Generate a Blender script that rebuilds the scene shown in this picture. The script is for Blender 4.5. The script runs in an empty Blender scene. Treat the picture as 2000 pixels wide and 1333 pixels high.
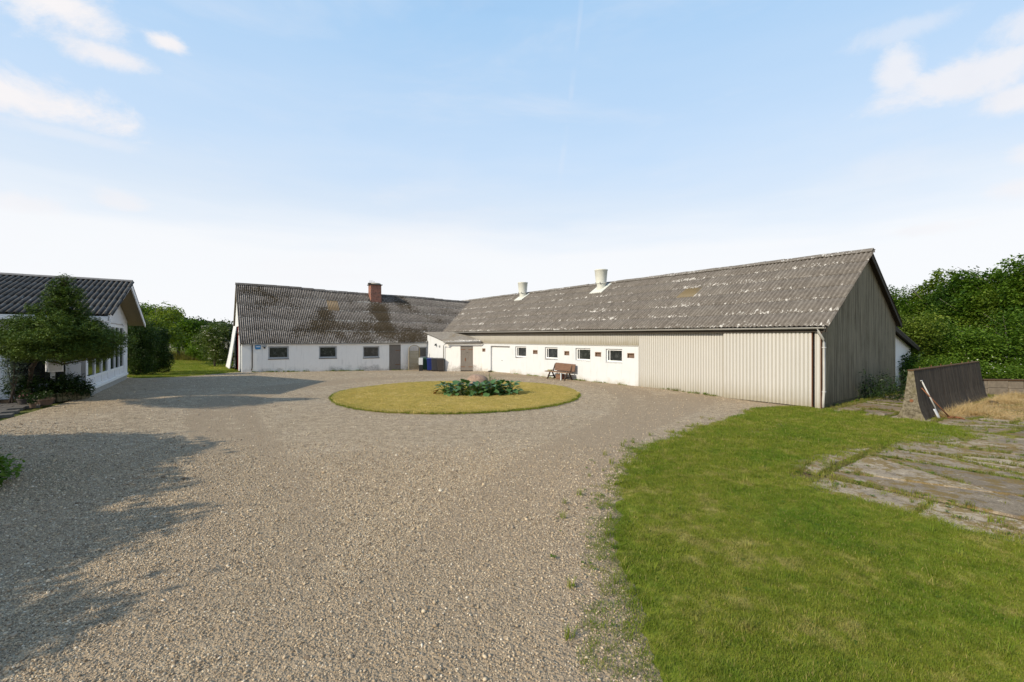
import bpy, bmesh, math, random
import numpy as np
from mathutils import Vector, Matrix, noise as mnoise
from mathutils.geometry import delaunay_2d_cdt

R = math.radians
SC = bpy.context.scene
COL = SC.collection
rng = np.random.default_rng(7)
random.seed(7)

# ------------------------------------------------------------------ camera, sky, sun, exposure
CAM_Z = 2.65
cam = bpy.data.cameras.new('camera')
cam_o = bpy.data.objects.new('camera', cam)
COL.objects.link(cam_o)
cam_o.location = (0, 0, CAM_Z)
cam_o.rotation_euler = (R(90), 0, 0)
cam.sensor_width = 36.0
cam.lens = 36.0 * 870 / 2000
cam.shift_y = -4.5 / 2000
cam.clip_end = 6000
cam.clip_start = 0.05
SC.camera = cam_o

SUN_EL = R(31)
SUN_AZ = math.atan2(-0.79, -0.613)          # sun stands behind left of the camera


def new_tree(nt):
    nt.nodes.clear()
    return nt


class NT:
    """tiny helper round a node tree"""
    def __init__(s, nt):
        s.nt = nt

    def n(s, t, **k):
        nd = s.nt.nodes.new(t)
        for a, v in k.items():
            if a == 'inp':
                for i, x in v.items():
                    s.put(nd.inputs[i], x)
            else:
                setattr(nd, a, v)
        return nd

    def put(s, sock, x):
        if isinstance(x, bpy.types.NodeSocket):
            s.nt.links.new(x, sock)
        elif isinstance(x, bpy.types.Node):
            s.nt.links.new(x.outputs[0], sock)
        else:
            if isinstance(x, (tuple, list)) and len(x) == 3 and sock.type == 'RGBA':
                x = (*x, 1)
            sock.default_value = x

    def math(s, op, a, b=0.0, c=None, clamp=False):
        nd = s.n('ShaderNodeMath', operation=op, use_clamp=clamp)
        s.put(nd.inputs[0], a)
        s.put(nd.inputs[1], b)
        if c is not None:
            s.put(nd.inputs[2], c)
        return nd.outputs[0]

    def mix(s, f, a, b, mode='MIX'):
        nd = s.n('ShaderNodeMix', data_type='RGBA', blend_type=mode)
        s.put(nd.inputs[0], f)
        s.put(nd.inputs[6], a)
        s.put(nd.inputs[7], b)
        return nd.outputs[2]

    def noise(s, scale, vec=None, detail=4, rough=.55, dist=0.0):
        nd = s.n('ShaderNodeTexNoise')
        nd.inputs['Scale'].default_value = scale
        nd.inputs['Detail'].default_value = detail
        nd.inputs['Roughness'].default_value = rough
        nd.inputs['Distortion'].default_value = dist
        if vec is not None:
            s.put(nd.inputs['Vector'], vec)
        return nd.outputs['Fac']

    def ramp(s, f, *stops, interp='LINEAR'):
        nd = s.n('ShaderNodeValToRGB')
        nd.color_ramp.interpolation = interp
        el = nd.color_ramp.elements
        while len(el) < len(stops):
            el.new(.5)
        for e, (p, c) in zip(el, stops):
            e.position = p
            if isinstance(c, (int, float)):
                c = (c, c, c)
            e.color = (*c, 1)
        s.put(nd.inputs[0], f)
        return nd.outputs[0]

    def step(s, f, a, b):
        nd = s.n('ShaderNodeMapRange', interpolation_type='SMOOTHSTEP')
        s.put(nd.inputs['Value'], f)
        nd.inputs['From Min'].default_value = a
        nd.inputs['From Max'].default_value = b
        return nd.outputs[0]

    def coord(s, which='Object'):
        return s.n('ShaderNodeTexCoord').outputs[which]

    def pos(s):
        return s.n('ShaderNodeNewGeometry').outputs['Position']

    def scale(s, vec, v):
        nd = s.n('ShaderNodeVectorMath', operation='MULTIPLY')
        s.put(nd.inputs[0], vec)
        nd.inputs[1].default_value = v
        return nd.outputs[0]

    def sep(s, vec):
        nd = s.n('ShaderNodeSeparateXYZ')
        s.put(nd.inputs[0], vec)
        return nd.outputs


# sky
world = bpy.data.worlds.new('World')
SC.world = world
world.use_nodes = True
wt = NT(new_tree(world.node_tree))
sky = wt.n('ShaderNodeTexSky', sky_type='NISHITA')
sky.sun_disc = False
sky.sun_elevation = SUN_EL
sky.sun_rotation = SUN_AZ
sky.altitude = 20
sky.air_density = 1.0
sky.dust_density = 0.6
sky.ozone_density = 1.0
tc = wt.n('ShaderNodeTexCoord').outputs['Generated']
x, y, z = wt.sep(tc)[:3]
SKY_K = 0.13
skyc = wt.mix(1.0, sky.outputs[0], (SKY_K, SKY_K, SKY_K), 'MULTIPLY')
# fair weather haze: the sky pales towards the horizon, all round
el = wt.math('ARCSINE', wt.math('MAXIMUM', z, 0.0))
az = wt.math('ARCTAN2', x, y)
warp = wt.noise(2.2, tc, 5, .55)
streak = wt.noise(3.0, wt.scale(tc, (1.0, 1.0, 7.0)), 4, .5)
el2 = wt.math('ADD', el, wt.math('MULTIPLY', wt.math('SUBTRACT', streak, .5), .10))
hz = wt.ramp(wt.math('DIVIDE', el2, 1.2), (0.0, 1.0), (0.14, 0.97), (0.24, 0.88), (0.36, 0.84), (0.55, 0.80), (1.0, .8))
hc = wt.ramp(wt.math('DIVIDE', el2, 1.2), (0.0, (.96, .97, .99)), (0.15, (.95, .97, 1.0)), (0.22, (.78, .88, 1.0)), (0.32, (.64, .82, 1.04)), (0.54, (.46, .73, 1.05)), (0.74, (.25, .47, .80)), (1.0, (.13, .30, .62)))
skyc = wt.mix(hz, skyc, hc)
# a few small fair weather clouds
clouds = [  # azimuth, elevation, half width, half height, density (degrees)
    (-46.5, 27.8, 6.5, 2.6, 1.0), (-42, 25.2, 4.2, 1.1, .9), (-37.6, 27.8, 2.3, 1.0, 1.0), (-49.5, 20.2, 10.5, 1.9, 1.0),
    (-47.5, 11.6, 2.6, 1.0, .55), (-41.2, 13.0, 2.3, 1.1, .6), (-45, 18.0, 6.0, .7, .3),
    (41.0, 24.5, 2.0, 2.5, .75), (45.5, 22.2, 6.5, 2.0, .8), (49, 19.6, 3.6, 1.3, .8), (49, 25.0, 2.5, 2.0, .6), (42, 27.5, 5, 1.2, .35),
    (49.0, 12.6, 2.6, 1.1, .6), (43.0, 10.2, 4.0, .8, .45), (49.2, 15.2, 1.6, 1.2, .55),
    (95, 24, 9, 3, .9), (130, 15, 7, 2, .8), (-100, 26, 8, 3, .9), (-140, 18, 9, 2.5, .8), (170, 25, 10, 3, .9),
]
n1 = wt.math('MULTIPLY', wt.math('SUBTRACT', wt.noise(7.5, wt.scale(tc, (1, 1, 1.5)), 9, .66, .35), .5), 2.7)
cl = None
for a0, e0, ra, re_, den in clouds:
    da = wt.math('DIVIDE', wt.math('SUBTRACT', az, R(a0)), R(ra))
    de = wt.math('DIVIDE', wt.math('SUBTRACT', el, R(e0)), R(re_))
    dd = wt.math('SQRT', wt.math('ADD', wt.math('MULTIPLY', da, da), wt.math('MULTIPLY', de, de)))
    m = wt.math('MULTIPLY', wt.step(wt.math('ADD', dd, n1), 1.15, .25), den)
    cl = m if cl is None else wt.math('MAXIMUM', cl, m)
# thin high veil and an old contrail
veil = wt.step(wt.noise(2.0, wt.scale(tc, (1.0, 1.0, 3.2)), 6, .6, .6), .48, .8)
cl = wt.math('MAXIMUM', cl, wt.math('MULTIPLY', veil, .30))
tr = wt.math('ABSOLUTE', wt.math('SUBTRACT', az, wt.math('ADD', R(6.5), wt.math('MULTIPLY', wt.math('SUBTRACT', el, R(22)), .16))))
tr = wt.math('MULTIPLY', wt.step(tr, R(.55), R(.05)), wt.math('MULTIPLY', wt.step(el, R(18), R(25)), .22))
cl = wt.math('MAXIMUM', cl, wt.math('MULTIPLY', tr, wt.step(wt.noise(7, tc, 3), .3, .6)))
skyc = wt.mix(cl, skyc, wt.mix(wt.noise(11, tc, 6, .6), (.99, .96, .96), (.86, .85, .89)))
bg = wt.n('ShaderNodeBackground', inp={0: skyc, 1: 1.0})
wo = wt.n('ShaderNodeOutputWorld', inp={0: bg})

sun = bpy.data.lights.new('sun', 'SUN')
sun.energy = 5.0
sun.angle = R(0.55)
sun.color = (1.0, 0.895, 0.72)
sun_o = bpy.data.objects.new('sun', sun)
COL.objects.link(sun_o)
sv = Vector((math.sin(SUN_AZ) * math.cos(SUN_EL), math.cos(SUN_AZ) * math.cos(SUN_EL), math.sin(SUN_EL)))
sun_o.rotation_euler = sv.to_track_quat('Z', 'Y').to_euler()
sun_o.location = sv * 60

SC.view_settings.view_transform = 'Standard'
SC.view_settings.look = 'None'
SC.view_settings.exposure = 0.0
SC.view_settings.gamma = 1.0
SC.view_settings.use_curve_mapping = False
SC.render.engine = 'CYCLES'


# ------------------------------------------------------------------ terrain height
def sm(v, a, b):
    t = np.clip((np.asarray(v, float) - a) / (b - a), 0, 1)
    return t * t * (3 - 2 * t)


def g(X, Y):
    X = np.asarray(X, float)
    Y = np.asarray(Y, float)
    t = (X + 18.8) * .7844 + (Y - 31) * .6203
    h = np.clip(.3 - .0265 * t, -.02, .5)
    w_ = np.maximum(sm(Y, 22, 30), sm(-X, 5, 13))
    # low swell of gravel along the barn's white wall
    tb = (X - 11.75) * -.5956 + (Y - 16.95) * .8033
    vb = (X - 11.75) * .8033 + (Y - 16.95) * .5956
    bump = .12 * sm(tb, 1, 8) * (1 - sm(tb, 19, 27)) * sm(vb, -7, -1)
    return h * w_ + bump


def gz(X, Y):
    return float(g(X, Y))


# ------------------------------------------------------------------ object helpers
def tag(o, label=None, cat=None, group=None, kind=None):
    if label:
        o['label'] = label
    if cat:
        o['category'] = cat
    if group:
        o['group'] = group
    if kind:
        o['kind'] = kind
    return o


def thing(name, label, cat, loc=(0, 0, 0), rz=0.0, group=None):
    o = bpy.data.objects.new(name, None)
    o.empty_display_size = .3
    COL.objects.link(o)
    o.location = loc
    o.rotation_euler = (0, 0, rz)
    return tag(o, label, cat, group)


def sub_empty(name, parent):
    o = bpy.data.objects.new(name, None)
    o.empty_display_size = .2
    COL.objects.link(o)
    o.parent = parent
    return o


def link(name, me, parent=None, M=None):
    o = bpy.data.objects.new(name, me)
    COL.objects.link(o)
    if parent is not None:
        o.parent = parent
    if M is not None:
        o.matrix_local = M
    return o


class MB:
    def __init__(s):
        s.v = []
        s.f = []

    def add(s, vs, fs):
        b = len(s.v)
        s.v += [tuple(map(float, q)) for q in vs]
        s.f += [tuple(i + b for i in q) for q in fs]
        return s

    def box(s, x0, x1, y0, y1, z0, z1):
        vs = [(x, y, z) for z in (z0, z1) for y in (y0, y1) for x in (x0, x1)]
        return s.add(vs, [(0, 2, 3, 1), (4, 5, 7, 6), (0, 1, 5, 4), (2, 6, 7, 3), (0, 4, 6, 2), (1, 3, 7, 5)])

    def beam(s, a, b, w, h, up=(0, 0, 1)):
        a, b = Vector(a), Vector(b)
        d = (b - a).normalized()
        u = Vector(up)
        sd = d.cross(u)
        if sd.length < 1e-4:
            sd = d.cross(Vector((1, 0, 0)))
        sd.normalize()
        u = sd.cross(d)
        vs = [p + sd * i * w / 2 + u * j * h / 2 for p in (a, b) for i, j in ((-1, -1), (1, -1), (1, 1), (-1, 1))]
        return s.add(vs, [(3, 2, 1, 0), (4, 5, 6, 7), (0, 1, 5, 4), (1, 2, 6, 5), (2, 3, 7, 6), (3, 0, 4, 7)])

    def tube(s, pts, rad, n=8, cap=True):
        pts = [Vector(p) for p in pts]
        if not isinstance(rad, (list, tuple)):
            rad = [rad] * len(pts)
        b = len(s.v)
        for i, p in enumerate(pts):
            d = (pts[min(i + 1, len(pts) - 1)] - pts[max(i - 1, 0)])
            d = d.normalized() if d.length > 1e-9 else Vector((0, 0, 1))
            a = d.orthogonal().normalized() if abs(d.z) < .9 else Vector((1, 0, 0)).cross(d).normalized()
            c = d.cross(a)
            for k in range(n):
                t = 2 * math.pi * k / n
                s.v.append(tuple(p + (a * math.cos(t) + c * math.sin(t)) * rad[i]))
        for i in range(len(pts) - 1):
            for k in range(n):
                k2 = (k + 1) % n
                s.f.append((b + i * n + k, b + i * n + k2, b + (i + 1) * n + k2, b + (i + 1) * n + k))
        if cap:
            s.f.append(tuple(b + k for k in reversed(range(n))))
            s.f.append(tuple(b + (len(pts) - 1) * n + k for k in range(n)))
        return s

    def lathe(s, prof, c=(0, 0, 0), n=20):
        b = len(s.v)
        for r, z in prof:
            for k in range(n):
                t = 2 * math.pi * k / n
                s.v.append((c[0] + r * math.cos(t), c[1] + r * math.sin(t), c[2] + z))
        for i in range(len(prof) - 1):
            for k in range(n):
                k2 = (k + 1) % n
                s.f.append((b + i * n + k, b + i * n + k2, b + (i + 1) * n + k2, b + (i + 1) * n + k))
        return s

    def prism(s, poly, a, b, axis='x'):
        """poly: 2d outline; extruded from a to b along axis"""
        n = len(poly)

        def mk(q, t):
            return {'x': (t, q[0], q[1]), 'y': (q[0], t, q[1]), 'z': (q[0], q[1], t)}[axis]
        vs = [mk(q, a) for q in poly] + [mk(q, b) for q in poly]
        fs = [tuple(reversed(range(n))), tuple(range(n, 2 * n))]
        fs += [(i, (i + 1) % n, (i + 1) % n + n, i + n) for i in range(n)]
        return s.add(vs, fs)

    def mesh(s, name, mat=None, smooth=False):
        me = bpy.data.meshes.new(name)
        me.from_pydata(s.v, [], s.f)
        if mat:
            me.materials.append(mat)
        bm = bmesh.new()
        bm.from_mesh(me)
        bmesh.ops.recalc_face_normals(bm, faces=bm.faces)
        bm.to_mesh(me)
        bm.free()
        if smooth:
            me.polygons.foreach_set('use_smooth', [True] * len(me.polygons))
        return me

    def build(s, name, mat=None, parent=None, smooth=False, bevel=0.0, M=None):
        o = link(name, s.mesh(name, mat, smooth), parent, M)
        if bevel:
            m = o.modifiers.new('bevel', 'BEVEL')
            m.width = bevel
            m.segments = 2
            m.limit_method = 'ANGLE'
        return o


def np_mesh(name, co, faces, mat, tint=None, smooth=False):
    """co (n,3); faces (m,k) with one k"""
    me = bpy.data.meshes.new(name)
    co = np.asarray(co, np.float32)
    faces = np.asarray(faces, np.int32)
    m, k = faces.shape
    me.vertices.add(len(co))
    me.vertices.foreach_set('co', co.ravel())
    me.loops.add(m * k)
    me.loops.foreach_set('vertex_index', faces.ravel())
    me.polygons.add(m)
    me.polygons.foreach_set('loop_start', np.arange(0, m * k, k, dtype=np.int32))
    me.polygons.foreach_set('loop_total', np.full(m, k, np.int32))
    if smooth:
        me.polygons.foreach_set('use_smooth', np.ones(m, bool))
    me.update(calc_edges=True)
    if tint is not None:
        a = me.attributes.new('tint', 'FLOAT', 'POINT')
        a.data.foreach_set('value', np.asarray(tint, np.float32))
    if mat:
        me.materials.append(mat)
    return me


# ------------------------------------------------------------------ materials
MATS = {}


def material(name, rough=.8, spec=.3, metallic=0.0):
    m = bpy.data.materials.new(name)
    m.use_nodes = True
    t = NT(new_tree(m.node_tree))
    b = t.n('ShaderNodeBsdfPrincipled')
    b.inputs['Roughness'].default_value = rough
    b.inputs['Specular IOR Level'].default_value = spec
    b.inputs['Metallic'].default_value = metallic
    o = t.n('ShaderNodeOutputMaterial', inp={0: b})
    MATS[name] = m
    return m, t, b


def bump(t, b, h, strength=.5, dist=.01):
    nd = t.n('ShaderNodeBump')
    nd.inputs['Strength'].default_value = strength
    nd.inputs['Distance'].default_value = dist
    t.put(nd.inputs['Height'], h)
    t.put(b.inputs['Normal'], nd.outputs[0])


def plain(name, col, rough=.7, var=.15, scale=6.0, spec=.3, metallic=0.0, streak=None, bumpd=0.0):
    m, t, b = material(name, rough, spec, metallic)
    vec = t.coord()
    if streak:
        vec = t.scale(vec, streak)
    n = t.noise(scale, vec, 5)
    c = t.mix(n, tuple(q * (1 - var * 1.6) for q in col), tuple(min(1, q * (1 + var * 1.2)) for q in col))
    t.put(b.inputs['Base Color'], c)
    if bumpd:
        bump(t, b, n, .5, bumpd)
    return m


def plaster(name, col, dirt=(.22, .20, .16), dirt_h=.9, amount=.75):
    m, t, b = material(name, .85, .2)
    co = t.coord()
    zz = t.sep(co)[2]
    n = t.noise(1.4, co, 6, .62)
    nf = t.noise(14, co, 4, .6)
    st = t.noise(2.6, t.scale(co, (2.6, 2.6, .35)), 5, .65)
    base = t.mix(n, tuple(q * .88 for q in col), col)
    base = t.mix(t.math('MULTIPLY', t.step(st, .52, .8), .36), base, dirt)
    # rain splash and algae above the ground
    hgt = t.math('ADD', t.math('DIVIDE', zz, dirt_h), t.math('MULTIPLY', t.math('SUBTRACT', n, .5), -2.2))
    d = t.math('MULTIPLY', t.step(hgt, .8, -.1), amount)
    d = t.math('MULTIPLY', d, t.step(nf, .25, .6))
    base = t.mix(d, base, dirt)
    t.put(b.inputs['Base Color'], base)
    bump(t, b, t.math('ADD', t.math('MULTIPLY', nf, .6), n), .35, .012)
    return m


def roof_mat(name, base, light, dark, moss, lichen_amt, moss_amt, pitch=0.0, valley=.6, lo=.5, low_w=.24, rough=.9, side=0.0, spots=()):
    m, t, b = material(name, rough, .2)
    co = t.coord()
    p = t.pos()
    y = t.sep(co)[1]
    rnd = t.n('ShaderNodeObjectInfo').outputs['Random']
    n = t.noise(5.0, p, 6, .65)
    nb = t.noise(.45, p, 4, .55)
    ns = t.noise(22, p, 4, .6)
    st = t.noise(4, t.scale(co, (9, .6, 1)), 4, .6)
    c = t.mix(t.step(n, .3, .72), dark, base)
    c = t.mix(t.math('MULTIPLY', t.math('SUBTRACT', rnd, .5), .45), c, light, 'MIX')
    c = t.mix(t.math('MULTIPLY', t.step(st, .5, .75), .35), c, light)
    c = t.mix(t.math('MULTIPLY', t.step(ns, .52, .75), .5), c, dark)
    xx = t.sep(co)[0]
    if pitch:   # shade painted into the troughs, strengthens the stripes of the waves
        ph = t.math('COSINE', t.math('MULTIPLY', xx, 2 * math.pi / pitch))
        ph = t.math('ADD', ph, t.math('MULTIPLY', t.math('SUBTRACT', n, .5), 1.2))
        c = t.mix(t.math('MULTIPLY', t.step(ph, .45, -.45), valley), c, tuple(q * .2 for q in dark))
    if side:    # grime along the side lap
        c = t.mix(t.math('MULTIPLY', t.step(xx, side, 0.0), .75), c, tuple(q * .5 for q in dark))
    # lichen: pale crust, strongest on the worn lower ends of the sheets
    lowend = t.step(y, lo, 0.0)
    sv_ = t.n('ShaderNodeVectorMath', operation='ADD')
    t.put(sv_.inputs[0], t.scale(co, (1.0, .34, 1.0)))
    t.put(sv_.inputs[1], t.math('MULTIPLY', rnd, 53.0))
    lic = t.math('ADD', t.noise(10, sv_.outputs[0], 6, .72), t.math('MULTIPLY', lowend, low_w))
    lic = t.math('ADD', lic, t.math('MULTIPLY', t.math('SUBTRACT', nb, .5), .35))
    # moss cushions
    mo = t.math('ADD', t.math('MULTIPLY_ADD', t.math('SUBTRACT', t.noise(8.5, t.scale(p, (1, 1, 1.2)), 6, .75), .5), 1.35, .5), t.math('MULTIPLY', t.math('SUBTRACT', t.noise(.33, p, 3), .5), 1.1))
    for (sx_, sy_, sr_, sw_t) in spots:
        d_ = t.n('ShaderNodeVectorMath', operation='DISTANCE')
        t.put(d_.inputs[0], t.scale(p, (1, 1, 0)))
        d_.inputs[1].default_value = (sx_, sy_, 0)
        mo = t.math('ADD', mo, t.math('MULTIPLY', t.step(d_.outputs['Value'], sr_, 0.0), sw_t * .82))
        lic = t.math('ADD', lic, t.math('MULTIPLY', t.step(d_.outputs['Value'], sr_ * 1.4, 0.0), sw_t * .22))
    mo = t.step(mo, .78 - moss_amt * .12, .86 - moss_amt * .12)
    c = t.mix(t.math('MULTIPLY', t.step(lic, .74 - lichen_amt * .1, .86 - lichen_amt * .1), .95), c, (.62, .60, .57))
    c = t.mix(t.math('MULTIPLY', mo, .88), c, t.mix(t.step(ns, .4, .65), moss, tuple(q * 2.4 for q in moss)))
    t.put(b.inputs['Base Color'], c)
    bump(t, b, t.math('ADD', ns, t.math('MULTIPLY', mo, 1.5)), .6, .012)
    return m


def leaf_mat(name, dark, light, trans=.35, rough=.55, warm=None, nscale=.6):
    m = bpy.data.materials.new(name)
    m.use_nodes = True
    t = NT(new_tree(m.node_tree))
    at = t.n('ShaderNodeAttribute', attribute_name='tint').outputs['Fac']
    n = t.noise(nscale, t.pos(), 3)
    f = t.math('ADD', t.math('MULTIPLY', at, .7), t.math('MULTIPLY', t.math('SUBTRACT', n, .5), 1.0), clamp=True)
    c = t.mix(f, dark, light)
    if warm:
        c = t.mix(t.step(at, .93, .99), c, warm)
    b = t.n('ShaderNodeBsdfPrincipled', inp={'Base Color': c, 'Roughness': rough, 'Specular IOR Level': .25})
    tr = t.n('ShaderNodeBsdfTranslucent', inp={0: t.mix(1.0, c, (1.15, 1.2, .55), 'MULTIPLY')})
    mx = t.n('ShaderNodeMixShader', inp={0: trans, 1: b, 2: tr})
    t.n('ShaderNodeOutputMaterial', inp={0: mx})
    MATS[name] = m
    return m


M_white = plaster('white_plaster', (.62, .63, .64), (.36, .31, .22), .55, .75)
M_wing = plaster('greyed_plaster', (.86, .825, .775), (.20, .19, .17), .75, .85)
M_shed = plaster('stained_plaster', (.82, .80, .77), (.24, .21, .18), .85, .9)
M_conc = plain('concrete', (.34, .32, .27), .9, .3, 5, bumpd=.02)
M_found = plain('foundation_concrete', (.36, .35, .32), .9, .3, 5, bumpd=.02)
M_frame_grey = plain('grey_painted_wood', (.36, .37, .38), .6, .12, 8)
M_frame_white = plain('white_painted_wood', (.78, .78, .77), .5, .05, 8)
M_house = plain('house_white_paint', (.72, .72, .74), .55, .05, 5)
M_dark = plain('dark_opening', (.012, .012, .012), .9, .2)
M_wood_grey = plain('weathered_wood', (.20, .175, .15), .85, .3, 7, streak=(5, 5, .4), bumpd=.004)
M_wood_brown = plain('brown_wood', (.20, .125, .08), .8, .35, 9, streak=(.6, 4, 4), bumpd=.004)
M_wood_dark = plain('dark_wood', (.07, .045, .03), .8, .3, 7)
M_barge = plain('dark_barge_board', (.055, .045, .035), .8, .25, 7)
M_soffit = plain('soffit_boards', (.30, .23, .13), .75, .2, 5, streak=(.5, 5, 5))
M_zinc = plain('grey_zinc', (.33, .32, .30), .5, .2, 7, .5)
M_pipe = plain('pale_grey_plastic', (.50, .49, .46), .5, .15, 5)
M_cowl = plain('pale_glassfibre', (.60, .60, .54), .5, .10, 3, .4)
M_rust = plain('rusty_steel', (.20, .085, .04), .85, .35, 14, bumpd=.003)
M_steel = plain('pale_worn_metal', (.55, .55, .55), .45, .2, 9, .5, .2)
M_black = plain('black_plastic', (.02, .02, .02), .5, .2)
M_bin_green = plain('green_plastic', (.012, .06, .03), .45, .15)
M_bin_blue = plain('blue_plastic', (.015, .03, .16), .45, .15)
M_bin_grey = plain('dark_grey_plastic', (.045, .045, .05), .5, .15)
M_bin_brown = plain('brown_grey_plastic', (.05, .042, .038), .5, .15)
M_pale = plain('pale_card', (.55, .56, .56), .7, .08)
M_arch = plain('pressure_treated_wood', (.33, .27, .17), .8, .25, 8, streak=(.6, 3, 3))
M_sign_blue = plain('blue_enamel', (.03, .20, .42), .4, .05)
M_sign_white = plain('white_enamel', (.75, .77, .8), .4, .03)
M_terrace = plain('terrace_paver', (.12, .11, .10), .85, .3, 6, bumpd=.01)
M_edge = plain('mossy_edging', (.16, .14, .08), .9, .4, 6, bumpd=.02)
M_pot = plain('dark_clay', (.06, .05, .045), .8, .3, 7)
M_pot2 = plain('clay_pot', (.14, .09, .065), .8, .3, 7)
M_soil = plain('soil', (.045, .032, .022), .95, .4, 12, bumpd=.02)
M_pink = plain('pink_petals', (.50, .22, .25), .6, .25, 25)
M_whiteflower = plain('cream_flowers', (.72, .70, .55), .7, .15, 25)
M_bark = plain('bark', (.085, .065, .05), .95, .4, 9, streak=(3, 3, .6), bumpd=.03)
M_bark_grey = plain('grey_bark', (.13, .115, .09), .95, .35, 9, streak=(3, 3, .6), bumpd=.03)
M_boulder = plain('pinkish_granite', (.33, .225, .165), .9, .5, 9, bumpd=.03)
M_redroof = plain('far_dark_roof', (.03, .03, .035), .8, .2)
M_wallcap = plain('rubble_concrete', (.19, .155, .115), .9, .4, 5, bumpd=.03)
M_lamp = plain('lamp_grey', (.3, .3, .3), .5, .1)

M_roof_barn = roof_mat('barn_fibre_cement', (.20, .178, .155), (.275, .25, .22), (.125, .108, .092), (.06, .05, .03), .5, .0, lo=.75, low_w=.17, pitch=.177, valley=.32, side=.055)
M_ridge_barn = roof_mat('barn_ridge_cement', (.19, .17, .145), (.26, .235, .205), (.11, .095, .08), (.07, .058, .035), -.3, .5, lo=-5)
M_ridge_wing = roof_mat('wing_ridge_cement', (.13, .12, .11), (.18, .165, .15), (.08, .07, .06), (.05, .045, .02), -.6, .5, lo=-5)
M_roof_wing = roof_mat('wing_fibre_cement', (.34, .31, .285), (.44, .415, .385), (.17, .15, .135), (.035, .024, .010), .45, 1.3, lo=.32, low_w=.20, pitch=.13, valley=.9,
                       spots=[(-12.0, 39.7, 1.9, .42), (-11.1, 38.5, 1.6, .30), (-10.3, 37.3, 2.0, .24), (-12.75, 36.5, 2.6, .26), (-14.4, 35.3, 2.2, .20), (-8.6, 38.5, 2.6, .26), (-7.3, 40.3, 2.4, .18), (-15.0, 36.3, 1.2, .25)])
M_roof_shed = roof_mat('shed_fibre_cement', (.24, .22, .19), (.32, .3, .27), (.15, .135, .12), (.10, .065, .02), .35, .9, lo=.3)
M_roof_house = roof_mat('house_fibre_cement', (.145, .128, .108), (.20, .18, .155), (.085, .074, .062), (.03, .03, .02), -1.4, -1.5, lo=-5, rough=.55, pitch=.17, valley=.9)
M_roof_old = roof_mat('annex_fibre_cement', (.12, .105, .09), (.2, .18, .16), (.06, .055, .05), (.05, .045, .02), .2, .6)
M_skylight = plain('yellowed_roof_light', (.16, .12, .06), .5, .35, 9, streak=(6, .7, 1))
M_skylight2 = plain('amber_roof_light', (.27, .19, .105), .5, .45, 9, streak=(6, .7, 1))


def cladding(name, col, dirt, amt, pitch=.13, groove=.45):
    m, t, b = material(name, .55, .35)
    co = t.coord()
    p = t.pos()
    zz = t.sep(co)[2]
    n = t.noise(1.2, p, 5, .6)
    st = t.noise(3.0, t.scale(p, (7, 7, .25)), 5, .7)
    nf = t.noise(30, t.scale(p, (1, 1, .3)), 3, .6)
    rnd = t.n('ShaderNodeObjectInfo').outputs['Random']
    c = t.mix(n, tuple(q * .9 for q in col), col)
    c = t.mix(t.math('MULTIPLY', rnd, .22), c, tuple(q * .75 for q in col))
    spl = t.step(t.math('ADD', zz, t.math('MULTIPLY', t.math('SUBTRACT', n, .5), .5)), .30, .0)
    c = t.mix(t.math('MULTIPLY', spl, .4 * min(1, amt)), c, dirt)
    low = t.step(t.math('ADD', zz, t.math('MULTIPLY', st, 1.6)), 1.75, .55)
    c = t.mix(t.math('MULTIPLY', low, .55 * amt), c, dirt)
    c = t.mix(t.math('MULTIPLY', t.math('MULTIPLY', t.step(st, .56, .8), t.step(nf, .4, .6)), .5 * amt), c, dirt)
    xm = t.math('FRACT', t.math('DIVIDE', t.sep(co)[0], pitch))
    gr = t.math('MULTIPLY', t.step(xm, .40, .33), groove)
    c = t.mix(gr, c, tuple(q * .75 for q in dirt))  # groove shade painted in, a darker dirt tone that brings out the ribs
    t.put(b.inputs['Base Color'], c)
    return m


M_clad = cladding('beige_steel_cladding', (.52, .50, .465), (.25, .215, .14), 1.15)
M_clad_door = cladding('beige_steel_door', (.53, .51, .475), (.25, .215, .14), 1.15, .145)
M_gable, t, b = material('dirty_gable_cladding', .7, .3)
co = t.coord()
p = t.pos()
s1_ = t.noise(3.0, t.scale(p, (5, 5, .10)), 5, .75)
s2_ = t.noise(3.0, t.scale(p, (17, 17, .22)), 4, .7)
nn = t.noise(.8, p, 5, .6)
c = t.mix(t.step(s1_, .36, .64), (.10, .08, .048), (.33, .285, .19))
c = t.mix(t.math('MULTIPLY', t.step(s2_, .48, .66), .6), c, (.44, .385, .275))
c = t.mix(t.math('MULTIPLY', t.step(s2_, .48, .34), .6), c, (.07, .058, .04))
c = t.mix(t.math('MULTIPLY', t.step(nn, .4, .7), .35), c, (.34, .30, .21))
xm = t.math('FRACT', t.math('DIVIDE', t.sep(co)[0], .125))
c = t.mix(t.math('MULTIPLY', t.step(xm, .42, .34), .55), c, (.055, .047, .035))  # shade of the rib grooves painted into the colour
t.put(b.inputs['Base Color'], c)
M_door_panel = plain('white_door_panel', (.62, .63, .635), .45, .04, 2)


def glass_mat(name, col=(.015, .018, .018), grime=.15):
    m, t, b = material(name, .04, .5)
    n = t.noise(5, t.coord(), 5, .65)
    t.put(b.inputs['Base Color'], t.mix(t.math('MULTIPLY', t.step(n, .45, .75), grime), col, (.35, .36, .35)))
    t.put(b.inputs['Roughness'], t.math('MULTIPLY_ADD', n, .15, .01))
    b.inputs['IOR'].default_value = 1.52
    return m


M_glass = glass_mat('dusty_window_glass', (.022, .024, .024), .16)
M_glass_house = glass_mat('house_window_glass', (.012, .014, .013), .06)

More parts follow.
